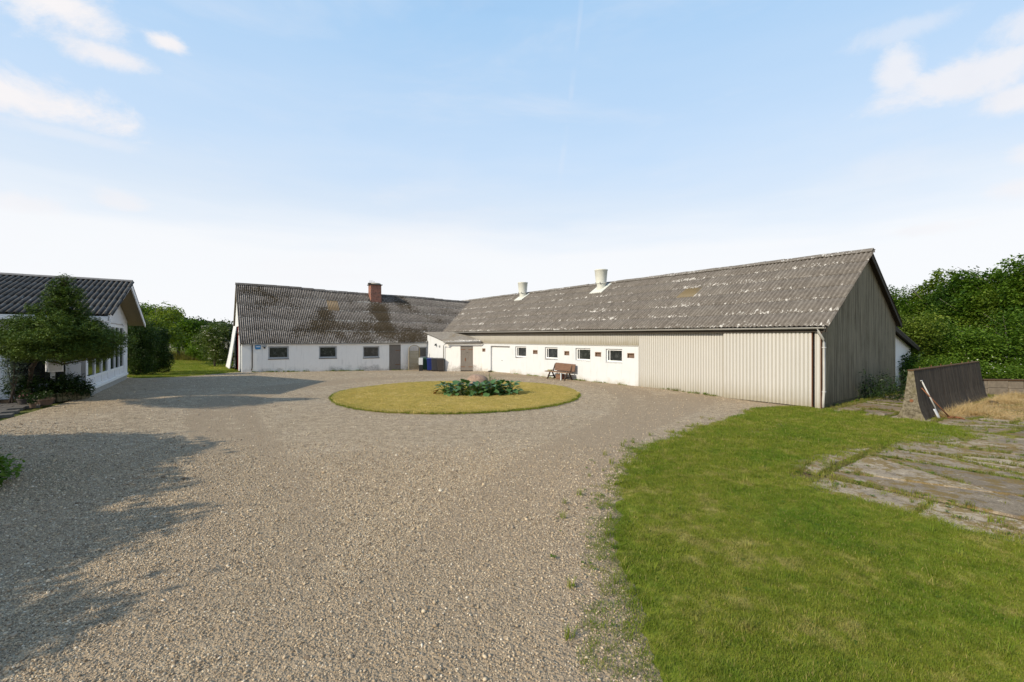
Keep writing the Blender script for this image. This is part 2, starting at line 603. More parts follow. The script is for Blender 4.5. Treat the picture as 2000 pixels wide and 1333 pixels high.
# brick
M_brick, t, b = material('red_brick', .9, .2)
br = t.n('ShaderNodeTexBrick')
br.inputs['Scale'].default_value = 1.0
br.inputs['Brick Width'].default_value = .23
br.inputs['Row Height'].default_value = .065
br.inputs['Mortar Size'].default_value = .008
br.inputs['Color1'].default_value = (.30, .10, .06, 1)
br.inputs['Color2'].default_value = (.19, .065, .045, 1)
br.inputs['Mortar'].default_value = (.30, .25, .2, 1)
co = t.coord()
sx = t.sep(co)
cmb = t.n('ShaderNodeCombineXYZ', inp={0: t.math('ADD', sx[0], sx[1]), 1: sx[2]})
t.put(br.inputs['Vector'], cmb)
t.put(b.inputs['Base Color'], t.mix(t.step(t.noise(6, co, 5), .5, .75), br.outputs[0], (.06, .04, .035)))
bump(t, b, br.outputs[1], -.4, .01)

# concrete L wall, dark weathered faces and pale end
M_silo, t, b = material('weathered_silo_concrete', .92, .15)
co = t.coord()
st = t.noise(2.2, t.scale(co, (3, 3, .35)), 5, .65)
n = t.noise(7, co, 6, .65)
rnd = t.n('ShaderNodeObjectInfo').outputs['Random']
c = t.mix(t.step(st, .35, .7), (.045, .034, .024), (.115, .09, .064))
c = t.mix(t.math('MULTIPLY', rnd, .45), c, (.035, .03, .026))
c = t.mix(t.math('MULTIPLY', t.step(n, .55, .75), .45), c, (.15, .13, .10))
t.put(b.inputs['Base Color'], c)
bump(t, b, n, .6, .02)
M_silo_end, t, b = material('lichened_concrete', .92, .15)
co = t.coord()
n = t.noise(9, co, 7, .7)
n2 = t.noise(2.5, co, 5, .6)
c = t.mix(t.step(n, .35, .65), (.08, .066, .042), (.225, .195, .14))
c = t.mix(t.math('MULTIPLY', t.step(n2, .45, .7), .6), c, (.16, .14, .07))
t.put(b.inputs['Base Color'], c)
bump(t, b, n, .8, .03)


# gravel sheet
def gravel_material():
    m, t, b = material('gravel_bed', .9, .2)
    p = t.pos()
    n = t.noise(.35, p, 5, .6)
    n2 = t.noise(1.6, p, 5, .65)
    c = None
    h = None
    for sc_, wgt in ((24.0, .34), (44.0, .55), (85.0, .5)):
        v1 = t.n('ShaderNodeTexVoronoi', feature='F1', inp={'Scale': sc_, 'Vector': p})
        rc = t.sep(v1.outputs['Color'])
        cc = t.ramp(rc[0], (0, (.12, .08, .047)), (.25, (.34, .252, .156)), (.55, (.55, .42, .262)), (.8, (.71, .55, .355)), (1, (.88, .73, .52)))
        edge = t.step(v1.outputs['Distance'], .34, .66)
        cc = t.mix(t.math('MULTIPLY', edge, .72), cc, (.12, .095, .07))
        c = cc if c is None else t.mix(wgt, c, cc)
        hh = t.math('MULTIPLY', t.math('SUBTRACT', 1.0, v1.outputs['Distance']), 24.0 / sc_)
        h = hh if h is None else t.math('ADD', h, hh)
    for sc_, k_ in ((4.0, .42), (11.0, .34)):
        m_ = t.noise(sc_, p, 5, .75)
        c = t.mix(t.math('MULTIPLY', t.step(m_, .46, .66), k_), c, (.62, .49, .335))
        c = t.mix(t.math('MULTIPLY', t.step(m_, .54, .34), k_), c, (.17, .123, .078))
    c = t.mix(t.math('MULTIPLY', t.step(n2, .42, .7), .22), c, (.34, .265, .185))
    c = t.mix(t.math('MULTIPLY', t.step(n, .45, .75), .25), c, (.50, .42, .32))
    tk = t.n('ShaderNodeAttribute', attribute_name='track').outputs['Fac']
    tk = t.math('MULTIPLY', t.step(t.math('ADD', tk, t.math('MULTIPLY', t.math('SUBTRACT', t.noise(1.3, p, 6, .7), .5), 1.3)), .30, .9), .72)
    c = t.mix(tk, c, (.31, .235, .155))
    at = t.n('ShaderNodeAttribute', attribute_name='dirt').outputs['Fac']
    dm = t.step(t.math('ADD', at, t.math('MULTIPLY', t.math('SUBTRACT', t.noise(2.6, p, 6, .7), .5), 1.5)), .38, .85)
    c = t.mix(t.math('MULTIPLY', dm, .72), c, t.mix(n2, (.15, .12, .08), (.16, .155, .07)))
    t.put(b.inputs['Base Color'], c)
    bump(t, b, h, 1.0, .02)
    return m


M_gravel = gravel_material()
M_stone, t, b = material('pebble', .8, .25)
rnd = t.n('ShaderNodeObjectInfo').outputs['Random']
nn = t.noise(60, t.coord(), 3)
c = t.ramp(rnd, (0, (.13, .097, .066)), (.2, (.32, .24, .152)), (.42, (.50, .378, .238)), (.62, (.38, .312, .228)), (.8, (.60, .46, .295)), (.93, (.68, .55, .375)), (1, (.80, .70, .55)))
t.put(b.inputs['Base Color'], t.mix(t.math('MULTIPLY', nn, .35), c, (.26, .21, .155)))


def grass_material(name, blade, patches):
    """patches: (green, yellow, straw) base colours; blade True for the tufts"""
    m = bpy.data.materials.new(name)
    m.use_nodes = True
    t = NT(new_tree(m.node_tree))
    p = t.pos()
    n = t.noise(.55, p, 5, .6)
    n2 = t.noise(2.4, p, 5, .65)
    n3 = t.noise(9, p, 4, .6)
    gr, ye, stw = patches
    n4 = t.noise(6.0, p, 3, .6)
    f = t.math('ADD', t.math('MULTIPLY', n, .9), t.math('MULTIPLY', n2, .5))
    c = t.mix(t.step(f, .45, .80), gr, ye)
    c = t.mix(t.math('MULTIPLY', t.step(t.math('ADD', n2, t.math('MULTIPLY', n, .6)), .82, 1.0), .85), c, stw)
    if blade:
        at = t.n('ShaderNodeAttribute', attribute_name='tint').outputs['Fac']
        c = t.mix(t.math('MULTIPLY', at, .5), c, tuple(q * 1.8 for q in gr))
        c = t.mix(t.step(at, .86, .98), c, stw)
        rnd = t.n('ShaderNodeObjectInfo').outputs['Random']
        c = t.mix(t.math('MULTIPLY', rnd, .5), c, tuple(q * .6 for q in gr))
        c = t.mix(t.math('MULTIPLY', t.step(n4, .54, .7), .5), c, tuple(q * .5 for q in gr))
    else:
        c = t.mix(t.math('MULTIPLY', t.step(n3, .45, .7), .5), c, tuple(q * .55 for q in gr))
    b = t.n('ShaderNodeBsdfPrincipled', inp={'Base Color': c, 'Roughness': .6 if blade else .9, 'Specular IOR Level': .2})
    if not blade:
        nd = t.n('ShaderNodeBump', inp={'Strength': .8, 'Distance': .03, 'Height': t.noise(60, p, 4, .7)})
        t.put(b.inputs['Normal'], nd)
        t.n('ShaderNodeOutputMaterial', inp={0: b})
    else:
        tr = t.n('ShaderNodeBsdfTranslucent', inp={0: t.mix(1.0, c, (1.2, 1.2, .6), 'MULTIPLY')})
        t.n('ShaderNodeOutputMaterial', inp={0: t.n('ShaderNodeMixShader', inp={0: .35, 1: b, 2: tr})})
    return m


LAWN_COL = ((.106, .182, .010), (.275, .275, .035), (.45, .355, .13))
ISLE_COL = ((.48, .40, .13), (.56, .44, .17), (.66, .53, .27))
M_lawn_soil = grass_material('lawn_ground', False, LAWN_COL)
M_lawn_blade = grass_material('lawn_blades', True, LAWN_COL)
M_isle_soil = grass_material('dry_lawn_ground', False, ISLE_COL)
M_isle_blade = grass_material('dry_lawn_blades', True, ISLE_COL)
M_field = grass_material('field_ground', False, ((.075, .10, .02), (.14, .15, .035), (.24, .20, .07)))
M_tall = grass_material('meadow_blades', True, ((.13, .14, .03), (.22, .20, .05), (.33, .27, .10)))
M_straw = grass_material('straw_blades', True, ((.47, .33, .16), (.60, .45, .24), (.70, .57, .36)))

# yard slabs: old concrete under moss and dirt
M_slab, t, b = material('old_yard_concrete', .92, .15)
p = t.pos()
n = t.noise(.9, p, 6, .65)
n2 = t.noise(3.4, p, 6, .7)
n3 = t.noise(24, p, 4, .65)
rnd = t.n('ShaderNodeObjectInfo').outputs['Random']
nm = t.noise(2.6, p, 9, .8)
nf = t.noise(60, p, 3, .65)
c = t.ramp(rnd, (0, (.16, .125, .088)), (.3, (.28, .222, .155)), (.55, (.22, .175, .125)), (.78, (.44, .36, .26)), (1, (.33, .265, .188)))
c = t.mix(t.math('MULTIPLY', t.step(n, .42, .68), .5), c, (.20, .165, .125))
c = t.mix(t.math('MULTIPLY', t.step(nm, .54, .66), .6), c, (.62, .52, .38))
c = t.mix(t.math('MULTIPLY', t.step(nm, .48, .38), .65), c, (.11, .09, .07))
c = t.mix(t.math('MULTIPLY', t.step(n3, .48, .7), .6), c, (.10, .082, .062))
c = t.mix(t.math('MULTIPLY', t.step(nf, .5, .68), .45), c, (.50, .42, .31))
mo = t.step(t.math('ADD', n2, t.math('MULTIPLY', t.math('SUBTRACT', n, .5), -.6)), .485, .575)
mo = t.math('MULTIPLY', mo, t.step(n3, .3, .5))
c = t.mix(t.math('MULTIPLY', mo, .85), c, t.mix(n3, (.14, .085, .025), (.25, .18, .06)))
t.put(b.inputs['Base Color'], c)
bump(t, b, t.math('ADD', t.math('ADD', n3, nf), t.math('MULTIPLY', mo, .8)), .5, .012)
b.inputs['Specular IOR Level'].default_value = .05

M_leaf_wood = leaf_mat('woodland_leaves', (.038, .09, .008), (.17, .265, .026), .42)
M_leaf_wood2 = leaf_mat('woodland_leaves_pale', (.055, .105, .010), (.22, .29, .035), .42)
M_leaf_wood3 = leaf_mat('woodland_leaves_deep', (.024, .066, .010), (.11, .19, .022), .4)
M_leaf_elm = leaf_mat('hedge_leaves', (.018, .042, .008), (.06, .105, .018), .3)
M_leaf_light = leaf_mat('light_leaves', (.085, .14, .018), (.22, .27, .04), .42)
M_leaf_bank = leaf_mat('bank_leaves', (.065, .13, .012), (.18, .27, .03), .4)
M_conifer = leaf_mat('conifer_needles', (.028, .062, .010), (.16, .22, .03), .15, .6, nscale=1.6)
M_shrub = leaf_mat('shrub_leaves', (.014, .034, .010), (.05, .085, .02), .25, .4)
M_greyleaf = leaf_mat('grey_leaves', (.06, .085, .075), (.16, .20, .18), .25)
M_elder = leaf_mat('elder_leaves', (.05, .085, .02), (.14, .18, .045), .35)
M_far = leaf_mat('far_leaves', (.05, .075, .04), (.10, .13, .065), .3)
M_bergenia = leaf_mat('glossy_leaves', (.045, .115, .035), (.13, .225, .08), .2, .28, warm=(.30, .13, .03), nscale=3)

# ------------------------------------------------------------------ ground sheets


def densify(poly, step, jitter=0.0):
    out = []
    for i in range(len(poly)):
        a = np.array(poly[i], float)
        b_ = np.array(poly[(i + 1) % len(poly)], float)
        L = np.linalg.norm(b_ - a)
        k = max(1, int(L / step))
        nrm = np.array([-(b_ - a)[1], (b_ - a)[0]]) / max(L, 1e-6)
        for j in range(k):
            q = a + (b_ - a) * j / k
            if jitter:
                w1 = mnoise.noise(Vector((q[0] * 1.7, q[1] * 1.7, 3.1))) + .6 * mnoise.noise(Vector((q[0] * 6, q[1] * 6, 9.1)))
                q = q + nrm * w1 * jitter
            out.append(q)
    return out


def spline(poly, k=4):
    """closed Catmull-Rom through the outline"""
    P = [np.array(q, float) for q in poly]
    n = len(P)
    out = []
    for i in range(n):
        p0, p1, p2, p3 = P[i - 1], P[i], P[(i + 1) % n], P[(i + 2) % n]
        for j in range(k):
            t_ = j / k
            out.append(.5 * ((2 * p1) + (-p0 + p2) * t_ + (2 * p0 - 5 * p1 + 4 * p2 - p3) * t_ ** 2 + (-p0 + 3 * p1 - 3 * p2 + p3) * t_ ** 3))
    return out


def inside(poly, pts):
    poly = np.asarray(poly, float)
    pts = np.asarray(pts, float)
    c = np.zeros(len(pts), bool)
    x_, y_ = pts[:, 0], pts[:, 1]
    for i in range(len(poly)):
        x1, y1 = poly[i]
        x2, y2 = poly[i - 1]
        with np.errstate(divide='ignore', invalid='ignore'):
            hit = ((y1 > y_) != (y2 > y_)) & (x_ < (x2 - x1) * (y_ - y1) / (y2 - y1) + x1)
        c ^= hit
    return c


def edge_dist(poly, pts):
    poly = np.asarray(poly, float)
    pts = np.asarray(pts, float)
    best = np.full(len(pts), 1e9)
    for i in range(len(poly)):
        a, b_ = poly[i - 1], poly[i]
        ab = b_ - a
        L2 = max((ab ** 2).sum(), 1e-9)
        t_ = np.clip(((pts - a) @ ab) / L2, 0, 1)
        best = np.minimum(best, np.linalg.norm(pts - a - t_[:, None] * ab, axis=1))
    return best


def sheet(name, outline, step, mat, dz, edge_dz=None, attr=None, attr2=None):
    outline = [np.asarray(q, float) for q in outline]
    lo = np.min(outline, axis=0)
    hi = np.max(outline, axis=0)
    gx, gy = np.meshgrid(np.arange(lo[0], hi[0], step), np.arange(lo[1], hi[1], step))
    gp = np.stack([gx.ravel(), gy.ravel()], 1) + rng.uniform(-.25, .25, (gx.size, 2)) * step
    gp = gp[inside(outline, gp)]
    gp = gp[edge_dist(outline, gp) > step * .45]
    vs = [Vector(q) for q in outline] + [Vector(q) for q in gp]
    n0 = len(outline)
    ed = [(i, (i + 1) % n0) for i in range(n0)]
    r = delaunay_2d_cdt(vs, ed, [], 1, 1e-5)
    co = np.array([(q.x, q.y) for q in r[0]])
    zz = g(co[:, 0], co[:, 1]) + dz
    if edge_dz is not None:
        dd = edge_dist(outline, co)
        zz = zz - dz + edge_dz + (dz - edge_dz) * sm(dd, 0, .12)
    me = bpy.data.meshes.new(name)
    me.from_pydata(np.column_stack([co, zz]).tolist(), [], [tuple(q) for q in r[2]])
    bm = bmesh.new()
    bm.from_mesh(me)
    for f_ in bm.faces:
        if f_.normal.z < 0:
            f_.normal_flip()
    bm.to_mesh(me)
    bm.free()
    me.materials.append(mat)
    me.polygons.foreach_set('use_smooth', [True] * len(me.polygons))
    if attr:
        a = me.attributes.new('dirt', 'FLOAT', 'POINT')
        a.data.foreach_set('value', np.asarray(attr(co), np.float32))
    if attr2:
        a = me.attributes.new('track', 'FLOAT', 'POINT')
        a.data.foreach_set('value', np.asarray(attr2(co), np.float32))
    o = link(name, me)
    o['kind'] = 'structure'
    return o


# base land to the horizon
rs = np.concatenate([np.linspace(0, 70, 36), np.geomspace(80, 4000, 22)])
nt_ = 96
vs = [(0, 0, gz(0, 0) - .06)]
for r_ in rs[1:]:
    for k in range(nt_):
        a_ = 2 * math.pi * k / nt_
        X, Y = r_ * math.cos(a_), r_ * math.sin(a_)
        vs.append((X, Y, gz(X, Y) - .06))
fs = [(0, 1 + k, 1 + (k + 1) % nt_) for k in range(nt_)]
for i in range(len(rs) - 2):
    for k in range(nt_):
        a0 = 1 + i * nt_ + k
        a1 = 1 + i * nt_ + (k + 1) % nt_
        fs.append((a0, a0 + nt_, a1 + nt_, a1))
land = MB().add(vs, fs).build('ground', M_field, smooth=True)
land['kind'] = 'structure'

lawn_ctrl = [(1.1, 1.0), (1.15, 3.44), (1.2, 4.4), (1.3, 5.7), (1.7, 7.3), (2.55, 9.6), (3.9, 11.5), (6.4, 13.9), (8.3, 15.9), (9.6, 17.0), (10.4, 17.35),
             (11.58, 16.75), (12.5, 15.9), (12.75, 14.7), (13.05, 14.0), (13.0, 13.1), (12.5, 12.1), (11.3, 11.45), (9.6, 11.2), (8.0, 10.4), (6.5, 9.5), (5.5, 8.8),
             (5.55, 7.7), (6.2, 6.65), (6.75, 5.6), (7.6, 4.4), (8.6, 2.8), (9.0, 1.0)]
lawn_poly = densify(spline(lawn_ctrl, 5), .09, .24)
isle_c = np.array([-2.55, 21.2])
isle_poly = [isle_c + np.array([math.cos(a), math.sin(a)]) * (5.58 + .05 * math.sin(3 * a + 1) + .10 * mnoise.noise(Vector((math.cos(a) * 9, math.sin(a) * 9, 0))) + .05 * mnoise.noise(Vector((math.cos(a) * 31, math.sin(a) * 31, 2)))) for a in np.linspace(0, 2 * math.pi, 220, endpoint=False)]
back_ctrl = [(-21.6, 25.0), (-20.2, 25.3), (-19.4, 26.6), (-19.2, 29.0), (-19.2, 30.6), (-19.0, 31.1), (-20.5, 33.0), (-24.3, 38.4), (-29.5, 47.2), (-40, 47.5), (-33, 36), (-26, 28)]
back_poly = densify(spline(back_ctrl, 4), .25, .06)


def dirt_fn(co):
    d = edge_dist(lawn_poly, co)
    a = .62 * (1 - sm(d, .0, .75)) * (co[:, 1] < 14)
    a = np.maximum(a, .45 * (1 - sm(d, .0, .5)))
    # worn earth by the left verge
    d2 = np.hypot(co[:, 0] + 9.0, co[:, 1] - 7.3)
    a = np.maximum(a, .75 * (1 - sm(d2, .8, 3.2)))
    return a


gravel_poly = [(-11, -4), (2, -4), (2.0, 4), (2.35, 7.3), (3.4, 9.7), (4.9, 11.3), (7.3, 13.6), (9.4, 15.7), (11.6, 16.4), (12.4, 17.8), (-3.6, 39.4), (-7.5, 41.2), (-18.6, 32.4), (-19.6, 31.2), (-24, 30), (-24, 24), (-22.0, 24.6), (-15.4, 15.6), (-13.3, 11.5), (-12.3, 6), (-12, 2)]
def path_dist(path, co, off=.74):
    best = np.full(len(co), 9.0)
    P_ = spline_open(path, 8)
    for i in range(len(P_) - 1):
        a, b_ = P_[i], P_[i + 1]
        ab = b_ - a
        L2 = (ab ** 2).sum()
        t_ = np.clip(((co - a) @ ab) / L2, 0, 1)
        d_ = np.linalg.norm(co - a - t_[:, None] * ab, axis=1)
        best = np.minimum(best, np.abs(d_ - off))
    return best


def spline_open(path, k):
    P = [np.array(q, float) for q in path]
    P = [2 * P[0] - P[1]] + P + [2 * P[-1] - P[-2]]
    out = []
    for i in range(1, len(P) - 2):
        p0, p1, p2, p3 = P[i - 1], P[i], P[i + 1], P[i + 2]
        for j in range(k):
            t_ = j / k
            out.append(.5 * ((2 * p1) + (-p0 + p2) * t_ + (2 * p0 - 5 * p1 + 4 * p2 - p3) * t_ ** 2 + (-p0 + 3 * p1 - 3 * p2 + p3) * t_ ** 3))
    out.append(P[-2])
    return out


TRACKS = [[(-1.3, .5), (-.6, 5), (1.3, 10), (3.9, 14.5), (5.6, 20), (4.6, 26), (.5, 30.5), (-4, 31)], [(-1.9, .5), (-3.4, 6), (-6.8, 11), (-10.2, 16), (-11.2, 22), (-8.5, 28.5), (-4, 31)],
          [(-.4, .5), (.2, 4.5), (1.2, 9.5), (3.4, 13.5), (7, 18), (8.0, 20.0)]]


def track_fn(co):
    a = np.zeros(len(co))
    for T_ in TRACKS:
        a = np.maximum(a, 1 - sm(path_dist(T_, co), .08, .40))
    return a


sheet('gravel_yard', densify(gravel_poly, .6), .32, M_gravel, 0.0, None, dirt_fn, track_fn)
sheet('lawn', lawn_poly, .25, M_lawn_soil, .028, -.012)
sheet('island_lawn', isle_poly, .3, M_isle_soil, .055, -.012)
sheet('back_lawn', back_poly, .6, M_lawn_soil, .03, -.02)


# ------------------------------------------------------------------ scattering (grass, pebbles): stuff
def scatter(name, pts, rot, scl, protos, idx=None):
    n = len(pts)
    me = bpy.data.meshes.new(name)
    me.vertices.add(n)
    me.vertices.foreach_set('co', np.asarray(pts, np.float32).ravel())
    a = me.attributes.new('rot', 'FLOAT_VECTOR', 'POINT')
    a.data.foreach_set('vector', np.asarray(rot, np.float32).ravel())
    a = me.attributes.new('scl', 'FLOAT_VECTOR', 'POINT')
    scl = np.asarray(scl, np.float32)
    if scl.ndim == 1:
        scl = np.repeat(scl[:, None], 3, 1)
    a.data.foreach_set('vector', scl.ravel())
    a = me.attributes.new('idx', 'INT', 'POINT')
    a.data.foreach_set('value', (rng.integers(0, len(protos), n) if idx is None else idx).astype(np.int32))
    col = bpy.data.collections.new(name + '_kinds')
    for i, pm in enumerate(protos):
        col.objects.link(bpy.data.objects.new(f'{name}_kind', pm))
    ng = bpy.data.node_groups.new(name, 'GeometryNodeTree')
    ng.interface.new_socket('Geometry', in_out='INPUT', socket_type='NodeSocketGeometry')
    ng.interface.new_socket('Geometry', in_out='OUTPUT', socket_type='NodeSocketGeometry')
    T = NT(ng)
    gi = T.n('NodeGroupInput')
    go = T.n('NodeGroupOutput')
    ci = T.n('GeometryNodeCollectionInfo')
    ci.inputs['Collection'].default_value = col
    ci.inputs['Separate Children'].default_value = True
    ci.inputs['Reset Children'].default_value = True
    iop = T.n('GeometryNodeInstanceOnPoints')

    def attr(nm, typ):
        nd = T.n('GeometryNodeInputNamedAttribute', data_type=typ)
        nd.inputs['Name'].default_value = nm
        return nd.outputs['Attribute']
    T.put(iop.inputs['Points'], gi.outputs[0])
    T.put(iop.inputs['Instance'], ci.outputs[0])
    iop.inputs['Pick Instance'].default_value = True
    T.put(iop.inputs['Instance Index'], attr('idx', 'INT'))
    er = T.n('FunctionNodeEulerToRotation')
    T.put(er.inputs[0], attr('rot', 'FLOAT_VECTOR'))
    T.put(iop.inputs['Rotation'], er.outputs[0])
    T.put(iop.inputs['Scale'], attr('scl', 'FLOAT_VECTOR'))
    T.put(go.inputs[0], iop.outputs[0])
    o = link(name, me)
    md = o.modifiers.new('scatter', 'NODES')
    md.node_group = ng
    o['kind'] = 'stuff'
    return o


def tuft(name, mat, n, h, w, spread, lean, rg):
    vs, fs, tint = [], [], []
    for _ in range(n):
        a_ = rg.uniform(0, 6.283)
        r_ = spread * math.sqrt(rg.uniform())
        bx, by = r_ * math.cos(a_), r_ * math.sin(a_)
        hh = h * rg.uniform(.5, 1.15)
        d_ = rg.uniform(0, 6.283)
        ln = hh * lean * rg.uniform(.2, 1.3)
        dx, dy = math.cos(d_), math.sin(d_)
        sx_, sy_ = -dy * w / 2, dx * w / 2
        b0 = len(vs)
        vs += [(bx - sx_, by - sy_, -.01), (bx + sx_, by + sy_, -.01),
               (bx + dx * ln * .35 + sx_ * .8, by + dy * ln * .35 + sy_ * .8, hh * .6), (bx + dx * ln * .35 - sx_ * .8, by + dy * ln * .35 - sy_ * .8, hh * .6),
               (bx + dx * ln + sx_ * .1, by + dy * ln + sy_ * .1, hh), (bx + dx * ln - sx_ * .1, by + dy * ln - sy_ * .1, hh)]
        fs += [(b0, b0 + 1, b0 + 2, b0 + 3), (b0 + 3, b0 + 2, b0 + 4, b0 + 5)]
        tint += [rg.uniform()] * 6
    return np_mesh(name, vs, fs, mat, tint)


def rosette(name, mat, n, r0, rg, up=.35):
    """low broad leaved weed"""
    vs, fs, tint = [], [], []
    for k in range(n):
        a_ = 6.283 * k / n + rg.uniform(-.3, .3)
        L_ = r0 * rg.uniform(.6, 1.1)
        w = L_ * .3
        dx, dy = math.cos(a_), math.sin(a_)
        sx_, sy_ = -dy * w, dx * w
        hz_ = L_ * up * rg.uniform(.4, 1.4)
        b0 = len(vs)
        vs += [(0, 0, .005), (dx * L_ * .55 + sx_, dy * L_ * .55 + sy_, hz_), (dx * L_, dy * L_, hz_ * .7), (dx * L_ * .55 - sx_, dy * L_ * .55 - sy_, hz_)]
        fs += [(b0, b0 + 1, b0 + 2, b0 + 3)]
        tint += [rg.uniform()] * 4
    return np_mesh(name, vs, fs, mat, tint)


def rand_in(poly, n, margin=0.0):
    lo = np.min(poly, axis=0) - margin
    hi = np.max(poly, axis=0) + margin
    return rng.uniform(lo, hi, (n, 2))


def in_view(p_, slack=1.0):
    """keeps what lies within the lens or a little to the side of it"""
    return (p_[:, 1] > 2.6) & (np.abs(p_[:, 0]) < p_[:, 1] * 1.17 + slack)


# lawn tufts, short mown grass; denser near the camera
cand = rand_in(lawn_poly, 160000, .5)
dl = edge_dist(lawn_poly, cand)
isin = inside(lawn_poly, cand)
dens = np.clip(6.0 / np.maximum(cand[:, 1], 1), .22, 1.0) ** 1.3
patch = np.array([mnoise.noise(Vector((q[0] * .9, q[1] * .9, 5))) for q in cand])
keep = np.where(isin, 1.0, np.clip(.42 - dl * 1.1 + patch * .35, 0, 1) * (cand[:, 1] < 14)) * dens
keep *= np.where(isin, np.clip(.55 + dl * 1.5 + patch * .6, .3, 1), 1)
k = (rng.uniform(size=len(cand)) < keep) & in_view(cand, 4.0)
# stay out from under the silo wall and off the slabs
pts2 = cand[k]
far_ = pts2[:, 1]
zz = g(pts2[:, 0], pts2[:, 1]) + np.where(isin[k], .026, 0)
P3 = np.column_stack([pts2, zz])
n = len(P3)
tufts = [tuft('grass_tuft', M_lawn_blade, 30, .040, .0046, .085, 1.0, rng) for _ in range(7)]
scl = rng.uniform(.6, 1.25, n) * np.clip(far_ / 8, .85, 1.5)
s3 = np.column_stack([scl, scl, scl * rng.uniform(.55, 1.0, n)])
scatter('grass', P3, np.column_stack([rng.normal(0, .12, n), rng.normal(0, .12, n), rng.uniform(0, 6.28, n)]), s3, tufts)
print('lawn tufts', n)

# low weeds in the lawn and along the gravel edge
cand = rand_in(lawn_poly, 5200, .7)
isin = inside(lawn_poly, cand)
dl = edge_dist(lawn_poly, cand)
k = np.where(isin, rng.uniform(size=len(cand)) < .30, (dl < .7) & (rng.uniform(size=len(cand)) < .35) & (cand[:, 1] < 13)) & in_view(cand, 1)
p_ = cand[k]
n = len(p_)
scatter('weeds', np.column_stack([p_, g(p_[:, 0], p_[:, 1]) + .02]), np.column_stack([np.zeros(n), np.zeros(n), rng.uniform(0, 6.28, n)]), rng.uniform(.4, 1.2, n),
        [rosette('weed_leaves', M_leaf_bank, 7, .05, rng), rosette('weed_leaves', M_leaf_bank, 9, .04, rng, .6), tuft('weed_tuft', M_lawn_blade, 24, .10, .006, .05, .9, rng)])
# island tufts
cand = rand_in(isle_poly, 52000, .06)
k = inside(isle_poly, cand) & (np.hypot((cand[:, 0] + 1.65) / 1.75, (cand[:, 1] - 20.9) / 1.2) > .8)
p_ = cand[k]
n = len(p_)
tufts2 = [tuft('dry_tuft', M_isle_blade, 16, .05, .008, .09, .8, rng) for _ in range(4)]
scatter('dry_grass', np.column_stack([p_, g(p_[:, 0], p_[:, 1]) + .052]), np.column_stack([np.zeros(n), np.zeros(n), rng.uniform(0, 6.28, n)]), rng.uniform(.6, 1.2, n), tufts2)
# the island's greener rim
a_ = rng.uniform(0, 6.28, 2600)
rr = 5.60 - np.abs(rng.normal(0, .22, 2600)) + rng.uniform(-.02, .12, 2600)
p_ = isle_c + np.column_stack([np.cos(a_), np.sin(a_)]) * rr[:, None]
scatter('rim_grass', np.column_stack([p_, g(p_[:, 0], p_[:, 1]) + .03]), np.column_stack([np.zeros(2600), np.zeros(2600), rng.uniform(0, 6.28, 2600)]), rng.uniform(.8, 1.5, 2600), tufts[:3])
# back lawn
cand = rand_in(back_poly, 16000)
p_ = cand[inside(back_poly, cand)]
n = len(p_)
scatter('back_lawn_grass', np.column_stack([p_, g(p_[:, 0], p_[:, 1]) + .03]), np.column_stack([np.zeros(n), np.zeros(n), rng.uniform(0, 6.28, n)]), rng.uniform(1.0, 2.0, n), tufts[:3])


# pebbles near the camera
def pebble(rg):
    bm = bmesh.new()
    bmesh.ops.create_icosphere(bm, subdivisions=1, radius=1)
    s_ = Vector((rg.uniform(.8, 1.25), rg.uniform(.6, .95), rg.uniform(.45, .7)))
    off = Vector(rg.uniform(-9, 9, 3))
    for v_ in bm.verts:
        v_.co = v_.co * (1 + .28 * mnoise.noise(v_.co * 1.3 + off))
        v_.co = Vector((v_.co.x * s_.x, v_.co.y * s_.y, v_.co.z * s_.z))
    me = bpy.data.meshes.new('pebble')
    bm.to_mesh(me)
    bm.free()
    me.materials.append(M_stone)
    me.polygons.foreach_set('use_smooth', [True] * len(me.polygons))
    return me


pebs = [pebble(rng) for _ in range(9)]
cand = rng.uniform((-13, 2.4), (3.2, 12.5), (760000, 2))
dens = 1 - sm(cand[:, 1], 5.0, 12.2)
dlw = edge_dist(lawn_poly, cand)
insl = inside(lawn_poly, cand)
dens = dens * np.where(insl, 0, np.clip(.35 + dlw * 1.3, 0, 1))
dens = dens * (1 - .55 * track_fn(cand))
k = (rng.uniform(size=len(cand)) < dens) & in_view(cand, 2.0)
p_ = cand[k]
n = len(p_)
sz = np.exp(rng.normal(math.log(.0068), .34, n)) * (1 + .07 * np.maximum(p_[:, 1] - 4.5, 0))
big = rng.uniform(size=n) < .004
sz[big] *= rng.uniform(1.6, 2.6, big.sum())
sz = np.minimum(sz, .038)
P3 = np.column_stack([p_, g(p_[:, 0], p_[:, 1]) + sz * rng.uniform(-.2, .75, n)])
scatter('gravel', P3, np.column_stack([rng.normal(0, .3, n), rng.normal(0, .3, n), rng.uniform(0, 6.28, n)]), sz, pebs)
print('pebbles', n)
cand = rng.uniform((-24, 10.5), (13, 34), (46000, 2))
k = inside(gravel_poly, cand) & ~inside(lawn_poly, cand) & ~inside(isle_poly, cand) & in_view(cand, 1) & (rng.uniform(size=len(cand)) < np.clip(1.25 - cand[:, 1] / 34, .25, 1))
p_ = cand[k]
n = len(p_)
sz = np.exp(rng.normal(math.log(.0112), .32, n)) * (1 + .02 * (p_[:, 1] - 10))
scatter('coarse_gravel', np.column_stack([p_, g(p_[:, 0], p_[:, 1]) + sz * .2]), np.column_stack([rng.normal(0, .3, n), rng.normal(0, .3, n), rng.uniform(0, 6.28, n)]), np.minimum(sz, .045), pebs)
print('coarse', n)


